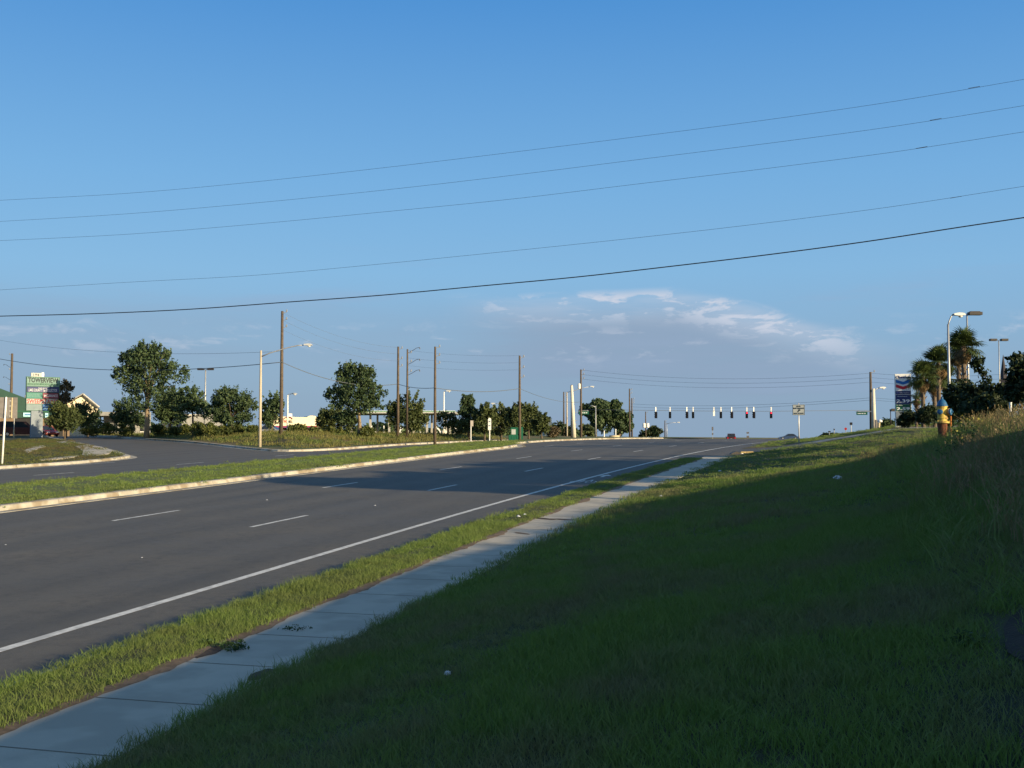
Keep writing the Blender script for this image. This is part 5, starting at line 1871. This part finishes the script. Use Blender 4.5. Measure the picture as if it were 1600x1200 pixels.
tree('shrub', 'rounded bush between the dome vent and the fuel price sign', 1386, 670, 112, [(1386, 665, 13, 10), (1394, 668, 8, 8)], 0, 1500, .26, 'oak_leaf', seed=37, k=.6, cat='shrub')
# hedge shrubs along the far bank
hx = [(166, 671, 12, 11, 'short olive hedge shrub nearest the grey building'), (196, 673, 14, 9, 'hedge shrub left of the tallest oak trunk'), (250, 672, 14, 10, 'hedge shrub right of the tallest oak trunk'),
      (272, 674, 9, 8, 'small hedge shrub before the cream building'), (290, 674, 10, 9, 'hedge shrub under the loose drooping tree'), (312, 671, 10, 11, 'bright hedge shrub at the foot of the twin-headed lamp'),
      (333, 672, 10, 10, 'hedge shrub right of the twin-headed lamp'), (352, 673, 11, 9, 'hedge shrub under the left of the broad round oak'), (374, 673, 10, 9, 'hedge shrub under the right of the broad round oak'),
      (394, 673, 9, 9, 'hedge shrub just left of the street lamp'), (458, 673, 9, 9, 'hedge shrub in front of the restaurant, leftmost'), (472, 673, 8, 9, 'hedge shrub in front of the restaurant, middle'),
      (494, 675, 9, 8, 'hedge shrub at the right corner of the restaurant'), (512, 675, 9, 8, 'hedge shrub left of the large spiky oak'), (533, 676, 9, 7, 'hedge shrub near the large spiky oak trunk'), (573, 676, 11, 7, 'hedge shrub right of the large spiky oak trunk'),
      (142, 674, 12, 9, 'bright shrub before the cream gabled house')]
for i, (cx, cy, rx, ry, lb) in enumerate(hx):
    tree('shrub', lb, cx, 683, (127 if cx < 215 else 122 if cx < 300 else 112) + (i % 3), [(cx, cy - ry * .1, rx * 1.3, ry * 1.15)], 0, 1000, .24, 'hedge_leaf', 'hedge shrubs along the far bank', seed=50 + i, k=.55, cat='shrub', spiky=.6, per=8)
# far woods closing the view on the left
rr = np.random.default_rng(5)
bl = []
for px in range(-60, 900, 9):
    d = 330
    top = 664 + 5 * math.sin(px * .05) + rr.random() * 5
    p = at(px, (top + 690) / 2, d)
    bl.append((p, 16 * d / F, 14 * d / F, (690 - top) / 2 * d / F))
o = link('far_woods', leaf_cloud('far_woods', bl, 14000, 1.6, 'oak_leaf', rr, .3))
tag(o, 'dark band of distant woods behind the buildings on the left', 'woods', kind='stuff')
rr = np.random.default_rng(6)

# ------------------------------------------------------------------ palms
def frond_mesh(seed, dead=False):
    r = random.Random(seed)
    mb = MB()
    L = 1.0
    ctrl = [Vector((0, 0, 0)), Vector((.45, 0, .16)), Vector((.95, 0, .10))]
    mb.tube(ctrl, [.022, .018, .012], 4, cap=False)
    c = ctrl[-1]
    n = 22
    for i in range(n):
        a = math.pi * (-.86 + 1.72 * i / (n - 1))
        ln = (.95 if abs(a) < 1.8 else .7) * r.uniform(.85, 1.1)
        dx, dy = math.cos(a), math.sin(a)
        w = .055
        dr = -.25 if not dead else -.75
        m_ = c + Vector((dx * ln * .55, dy * ln * .55, .03 * r.uniform(-1, 1)))
        e = c + Vector((dx * ln, dy * ln * (.9 if not dead else .6), dr * ln * r.uniform(.6, 1.2)))
        nx, ny = -dy * w, dx * w
        mb.add([c, m_ + Vector((nx, ny, .02)), e, m_ - Vector((nx, ny, -.02))], [(0, 1, 2, 3)])
    return mb.mesh('frond', 'dead_palm' if dead else 'palm_leaf')


FR = [frond_mesh(i) for i in range(4)]
FD = [frond_mesh(20 + i, True) for i in range(2)]


def palm(label, px, ytop, ybase, d, trunk_r, crown, nf=34, ndead=12, lean=0.0, seed=0, group='sabal palms'):
    """ytop: centre of the crown; crown: radius in photograph pixels"""
    r = random.Random(seed)
    b = base(px, ybase, d)
    h = at(px, ytop, d).z - b.z
    t = thing('palm_tree', label, 'palm tree', b, r.random() * 6, group)
    rz = t.rotation_euler.z
    R = crown * d / F * 1.28
    q = MB()
    n = 14
    pts = [(lean * (i / n) ** 1.5, 0, -.2 + (h + .2) * i / n) for i in range(n + 1)]
    q.tube(pts, [trunk_r * (1.15 - .3 * (i / n) + .07 * (i % 2) + (.18 if i > n - 3 else 0)) for i in range(n + 1)], 10)
    tr = part('trunk', q, 'palm_bark', t)
    q = MB()
    for i in range(26):
        z = h * (.55 + .42 * i / 26); a = i * 2.4
        p0 = Vector((lean * (z / h) ** 1.5 + trunk_r * math.cos(a), trunk_r * math.sin(a), z))
        q.tube([p0, p0 + Vector((math.cos(a) * .14, math.sin(a) * .14, .2))], [.05, .02], 4)
    part('boots', q, 'palm_bark', tr)
    for i in range(nf + ndead):
        dead = i >= nf
        el = r.uniform(-.75, 1.45) if not dead else r.uniform(-1.45, -.8)
        az = i * 2.399 + r.random() * .4
        sc = R / 1.9 * r.uniform(.85, 1.1) * (1 if not dead else .8)
        me = r.choice(FD if dead else FR)
        o = link('dead_frond' if dead else 'frond', me, t, (lean, 0, h - .1), (0, -el, az), (sc, sc, sc))
    return t


palm('tallest palm with sunlit tan skirt, front one of the pair behind the hooked lamp', 1508, 540, 664, 70, .16, 27, 40, 16, 0, 1)
palm('tall palm just behind the tallest one, its crown mostly merged with it', 1500, 550, 664, 74, .15, 24, 30, 12, 0, 2)
palm('palm with dark crown left of the hooked lamp', 1468, 566, 664, 84, .16, 26, 44, 10, 0, 3)
palm('low palm with broad crown farthest left, beside the fuel price sign', 1443, 588, 664, 80, .15, 25, 44, 10, 0, 4)
palm('low palm behind the hydrant', 1461, 594, 664, 86, .16, 24, 40, 8, 0, 5)
palm('small palm between the low palms and the hooked lamp', 1478, 592, 664, 90, .15, 22, 34, 6, 0, 6)
palm('short young palm leaning before the fuel price sign', 1432, 622, 664, 84, .10, 13, 18, 8, -.2, 7)

# ------------------------------------------------------------------ dark bushes on the right skyline
bush = [(1500, 632, 22, 32, 58, 'dark bush right of the hydrant beneath the tallest palm'), (1530, 630, 24, 26, 56, 'dark dense bush below the tallest palm, right of the hydrant'),
        (1560, 634, 22, 27, 54, 'tall airy bush in front of the church spire'), (1597, 610, 20, 42, 50, 'tall dark bush at the right edge of the picture'),
        (1452, 652, 16, 14, 78, 'low dark bush at the foot of the left palms'), (1420, 658, 13, 11, 86, 'low dark bush beneath the fuel price sign'), (1545, 645, 34, 20, 52, 'low dark thicket behind the weeds left of the white post'),
        (1482, 652, 14, 16, 66, 'low dark bush directly behind the hydrant')]
for i, (cx, cy, rx, ry, d, lb) in enumerate(bush):
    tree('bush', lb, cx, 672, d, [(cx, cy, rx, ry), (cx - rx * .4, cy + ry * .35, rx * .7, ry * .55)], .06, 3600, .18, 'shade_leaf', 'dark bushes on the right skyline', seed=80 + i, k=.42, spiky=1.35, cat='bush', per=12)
# airy branch tips against the sky
for i, (pts, d, lb) in enumerate((([(1545, 600), (1535, 580), (1522, 568), (1531, 562)], 55, 'arching leafy branch tip against the sky below the twin lamp'),
                                  ([(1588, 585), (1590, 570), (1583, 560), (1594, 556)], 51, 'arching leafy branch tip at the right edge of the picture'))):
    P3 = [at(x, y, d) for x, y in pts]
    o0 = Vector(P3[0])
    t = thing('branch', lb, 'branch', o0, 0, 'branch tips on the right')
    q = MB(); q.tube([p - o0 for p in P3], [.03, .02, .015, .008], 5); part('stem', q, 'bark', t)
    bl = []
    for j in range(14):
        s = j / 13 * (len(P3) - 1)
        a = int(min(s, len(P3) - 2))
        p = P3[a].lerp(P3[a + 1], s - a) - o0
        bl.append((p, .22, .22, .18))
    link('leaves', leaf_cloud('leaves', bl, 420, .18, 'shade_leaf', np.random.default_rng(90 + i), 1.2), t)
# trees on the hill just outside the right edge: their shade falls across the road
for i, (x, y_, hh, rr2, lb) in enumerate(SHADERS):
    z = T(x, y_)
    b = Vector((x, y_, z))
    t = thing('hill_tree', lb, 'tree', b, 0, 'trees on the hill beyond the right edge')
    rg = np.random.default_rng(200 + i)
    E = [(Vector((0, 0, hh * .74)), rr2, rr2, hh * .29)]
    link('crown', leaf_cloud('crown', sub_blobs(rg, E, 22, .5), 6500, .36, 'oak_leaf', rg, .4), t)
    q = MB(); q.tube([(0, 0, -.3), (.1, 0, hh * .3), (.05, .1, hh * .7)], [.2, .15, .06], 8); part('trunk', q, 'bark', t)

# ------------------------------------------------------------------ hydrant
b = base(1473, 681, 27.5)
b.z = max(b.z + .05, at(1473, 682, 27.5).z)
t = thing('fire_hydrant', 'yellow fire hydrant with blue bonnet and caps on a rusty riser', 'fire hydrant', b, face_rz(1473))
k = 27.5 / F
q = MB(); q.lathe([(.13, -.15), (.125, .0), (.115, .02), (.115, .33), (.125, .34)], 16); part('riser', q, 'hydrant_rust', t, smooth=False)
q = MB(); q.lathe([(.125, .33), (.175, .335), (.175, .375), (.125, .38), (.115, .40), (.115, .44), (.135, .45), (.135, .475), (.115, .48), (.118, .74), (.13, .745), (.13, .765)], 20); bd = part('barrel', q, 'hydrant_yellow', t)
for i in range(8):
    a = 2 * math.pi * i / 8
    q = MB(); q.lathe([(.014, 0), (.014, .03)], 6, org=(.157 * math.cos(a), .157 * math.sin(a), .375)); part('bolt', q, 'hydrant_yellow', bd)
q = MB(); q.lathe([(.14, .765), (.14, .785), (.125, .80), (.11, .85), (.075, .91), (.04, .94), (.03, .95), (.03, .99), (.022, 1.0)], 20); part('bonnet', q, 'hydrant_blue', t, smooth=False)
X = lambda a: Matrix.Rotation(a, 3, 'Z') @ Matrix.Rotation(R_(90), 3, 'Y')
for a, rr_, nm in ((R_(-105), .062, 'front_cap'), (R_(-20), .078, 'pumper_cap'), (R_(75), .055, 'rear_cap')):
    q = MB(); q.lathe([(rr_ * .9, .08), (rr_ * .9, .16), (rr_ * 1.15, .165), (rr_ * 1.15, .18)], 14, axis=X(a), org=(0, 0, .62)); nz = part('nozzle', q, 'hydrant_yellow', t)
    q = MB(); q.lathe([(rr_ * 1.05, .18), (rr_ * 1.05, .225), (rr_ * .8, .235), (.018, .24), (.018, .27)], 14, axis=X(a), org=(0, 0, .62)); part('cap', q, 'hydrant_blue', nz)
# slab and marker near the hydrant
p = base(1452, 678, 33)
o = link('drain_slab', MB().box((0, 0, .05), (1.5, 2.2, .12)).mesh('drain_slab', 'concrete'), None, p, (0, 0, .3))
tag(o, 'grey concrete slab lying in the grass left of the hydrant', 'slab')
b = base(1445, 677, 40)
t = thing('marker_block', 'small rusty brown marker block left of the hydrant', 'marker', b, .2)
q = MB(); q.box((0, 0, .14), (.22, .22, .42)); part('block', q, 'brick', t)
q = MB(); q.box((0, 0, .37), (.26, .26, .04)); part('cap', q, 'hydrant_rust', t)
b, h = up(1486, 650, 668, 34)
t = thing('marker_post', 'short orange-tan marker post just right of the hydrant', 'post', b, 0)
q = MB(); q.tube([(0, 0, -.1), (0, 0, h)], .022, 6); part('post', q, 'orange', t)
b, h = up(1579.5, 630, 660, 25)
t = thing('marker_post', 'short white plastic post standing in the weeds at the right', 'post', b, 0)
q = MB(); q.tube([(0, 0, -.3), (0, 0, h)], .028, 8); part('post', q, 'white_metal', t)
q = MB(); q.tube([(0, 0, h), (0, 0, h + .02)], .034, 8); part('cap', q, 'white_metal', t)

# ------------------------------------------------------------------ litter, weeds and dirt
def crumple(seed, r, n=9, fl=.6):
    me = bpy.data.meshes.new('crumple')
    vs9 = []; fs = []
    m = n * 2
    for i in range(n + 1):
        for j in range(m):
            a, c = math.pi * i / n, 2 * math.pi * j / m
            v = Vector((math.sin(a) * math.cos(c), math.sin(a) * math.sin(c), math.cos(a)))
            s = 1 + .55 * mnoise.noise(v * 2.3 + Vector((seed, 0, 0))) + .25 * mnoise.noise(v * 6 + Vector((seed, 3, 0)))
            vs9.append((v.x * r * s, v.y * r * s * .8, max(-.1 * r, v.z * r * s * fl)))
    for i in range(n):
        for j in range(m):
            fs.append((i * m + j, i * m + (j + 1) % m, (i + 1) * m + (j + 1) % m, (i + 1) * m + j))
    me.from_pydata(vs9, [], fs); me.materials.append(M['litter']); me.update()
    return me


def bank_hit(px, py):
    """walk along the view ray to the terrain"""
    for i in range(40, 4000):
        d = i * .05
        p = at(px, py, d)
        if p.z <= T(p.x, p.y) + .13:
            return Vector((p.x, p.y, T(p.x, p.y) + .13)), d
    return at(px, py, 100), 100


for px, py, w, lb in ((1309, 751, 15, 'white crumpled plastic bag lying on the shaded bank'), (699, 1062, 13, 'crumpled white paper scrap in the shaded near grass'),
                      (810, 810, 6, 'white litter scrap in the verge, left one of two'), (820, 807, 5, 'white litter scrap in the verge, right one of two'),
                      (1125, 738, 5, 'tiny white litter scrap on the bank near the sidewalk end'), (1033, 778, 6, 'pale litter scrap on the sunlit patch of the bank'),
                      (417, 775, 5, 'small white scrap on the road near the first lane dash'), (586, 783, 6, 'small white scrap on the road between the lane dashes'), (222, 861, 5, 'tiny white scrap on the dark asphalt at the left'), (9, 842, 5, 'tiny white scrap on the asphalt at the left edge')):
    p, d = bank_hit(px, py)
    onroad = p.x < -8.4
    if onroad:
        p.z = T(p.x, p.y)
    else:
        p.z += .045
    o = link('litter', crumple(px * .37, w * d / F * .5 * (.7 if onroad else 1), fl=.6 if not onroad else .25), None, p, (0, 0, px))
    tag(o, lb, 'litter', 'scraps of litter')

# soil, leaf dirt and thin dark streaks on the sidewalk
def walk_patch(px, py, rx, ry, mt, lb, cat, seed, rot=0.0):
    p, d = bank_hit(px, py)
    ground_patch('walk_mark', p.x, p.y, rx, ry, .139, mt, lb, cat, seed, rot)


for i, (cx_, cy_, rx_, ry_) in enumerate(BARE):
    ground_patch('bare_soil', cx_, cy_, rx_ * 1.0, ry_ * .9, .165, 'dark_soil', ('bare dark soil at the lower right corner', 'bare dark soil nearest the camera at the lower right', 'bare dark soil higher up the right edge of the bank', 'small bare soil spot among the rank grass at the right')[i], 'soil', 40 + i, -.15)
walk_patch(408, 1056, .10, .26, 'soil', 'round dark soil patch at the right edge of the sidewalk', 'soil', 1)
walk_patch(335, 1014, .12, .45, 'soil', 'brown soil patch spilling over the left edge of the sidewalk', 'soil', 2, .2)
walk_patch(850, 811, .12, .35, 'soil', 'dark streak across the sunlit sidewalk', 'soil', 3, 1.0)  # this and the next: narrow dark brown ellipses set slantwise over the slabs
walk_patch(878, 812, .10, .35, 'soil', 'thin dark streak on the sunlit sidewalk, right one', 'soil', 4, 1.2)
walk_patch(815, 834, .09, .25, 'dry_soil', 'small dirt fleck on the sunlit sidewalk', 'soil', 5, .9)
walk_patch(1040, 753, .15, .5, 'soil', 'faint dirt flecks near the far end of the sidewalk', 'soil', 6, .9)


def leafy(label, x, y_, n, r, h_, mt, size, seed, cat='weed', flowers=0, name='weed_plant', offz=.13, group=None):
    rg = np.random.default_rng(seed)
    z = T(x, y_) + offz
    t = thing(name, label, cat, Vector((x, y_, z)), 0, group)
    bl = [(Vector((rg.normal() * r * .5, rg.normal() * r * .5, h_ * (.3 + .5 * rg.random()))), r * .45, r * .45, h_ * .3) for _ in range(7)]
    link('leaves', leaf_cloud('leaves', bl, n, size, mt, rg, .5), t)
    q = MB()
    for (c, _, _, _) in bl:
        q.tube([(0, 0, -.05), (c.x * .6, c.y * .6, c.z * .5), tuple(c)], [.006, .005, .003], 4)
    part('stem', q, 'weed_leaf', t)
    if flowers:
        me = MB()
        for _ in range(6):
            a = _ * math.pi / 3
            me.add([(0, 0, 0), (.016 * math.cos(a - .4), .016 * math.sin(a - .4), .006), (.026 * math.cos(a), .026 * math.sin(a), .004), (.016 * math.cos(a + .4), .016 * math.sin(a + .4), .006)], [(0, 1, 2, 3)])
        fm = me.mesh('flower', 'flower')
        for i in range(flowers):
            c = bl[i % 7][0]
            link('flower', fm, t, (c.x + rg.normal() * .1, c.y + rg.normal() * .1, h_ * (.8 + .35 * rg.random())), (rg.normal() * .8 + .9, rg.normal() * .4, rg.random() * 6), (1, 1, 1))
    return t


p, d = bank_hit(378, 1014)
leafy('creeping dark green weed spreading onto the sidewalk from the verge', p.x - .1, p.y, 260, .22, .07, 'weed_leaf', .035, 301, name='creeping_weed')
p, d = bank_hit(455, 985)
leafy('sparse weed sprig lying across the sidewalk', p.x, p.y, 60, .20, .04, 'weed_leaf', .03, 302, name='creeping_weed')
p, d = bank_hit(1510, 712)
leafy('yellow-flowering weed on the upper bank below the hydrant', p.x, p.y, 300, .30, .62, 'weed_leaf', .04, 303, flowers=11, name='flowering_weed')
p, d = bank_hit(1494, 722)
leafy('smaller yellow-flowering weed left of the main flowering one', p.x, p.y, 160, .2, .5, 'weed_leaf', .04, 304, flowers=5, name='flowering_weed')
p, d = bank_hit(1505, 1015)
leafy('pale leafy seedling on the bare soil at the lower right', p.x, p.y, 90, .12, .12, 'weed_leaf', .03, 305, name='seedling')
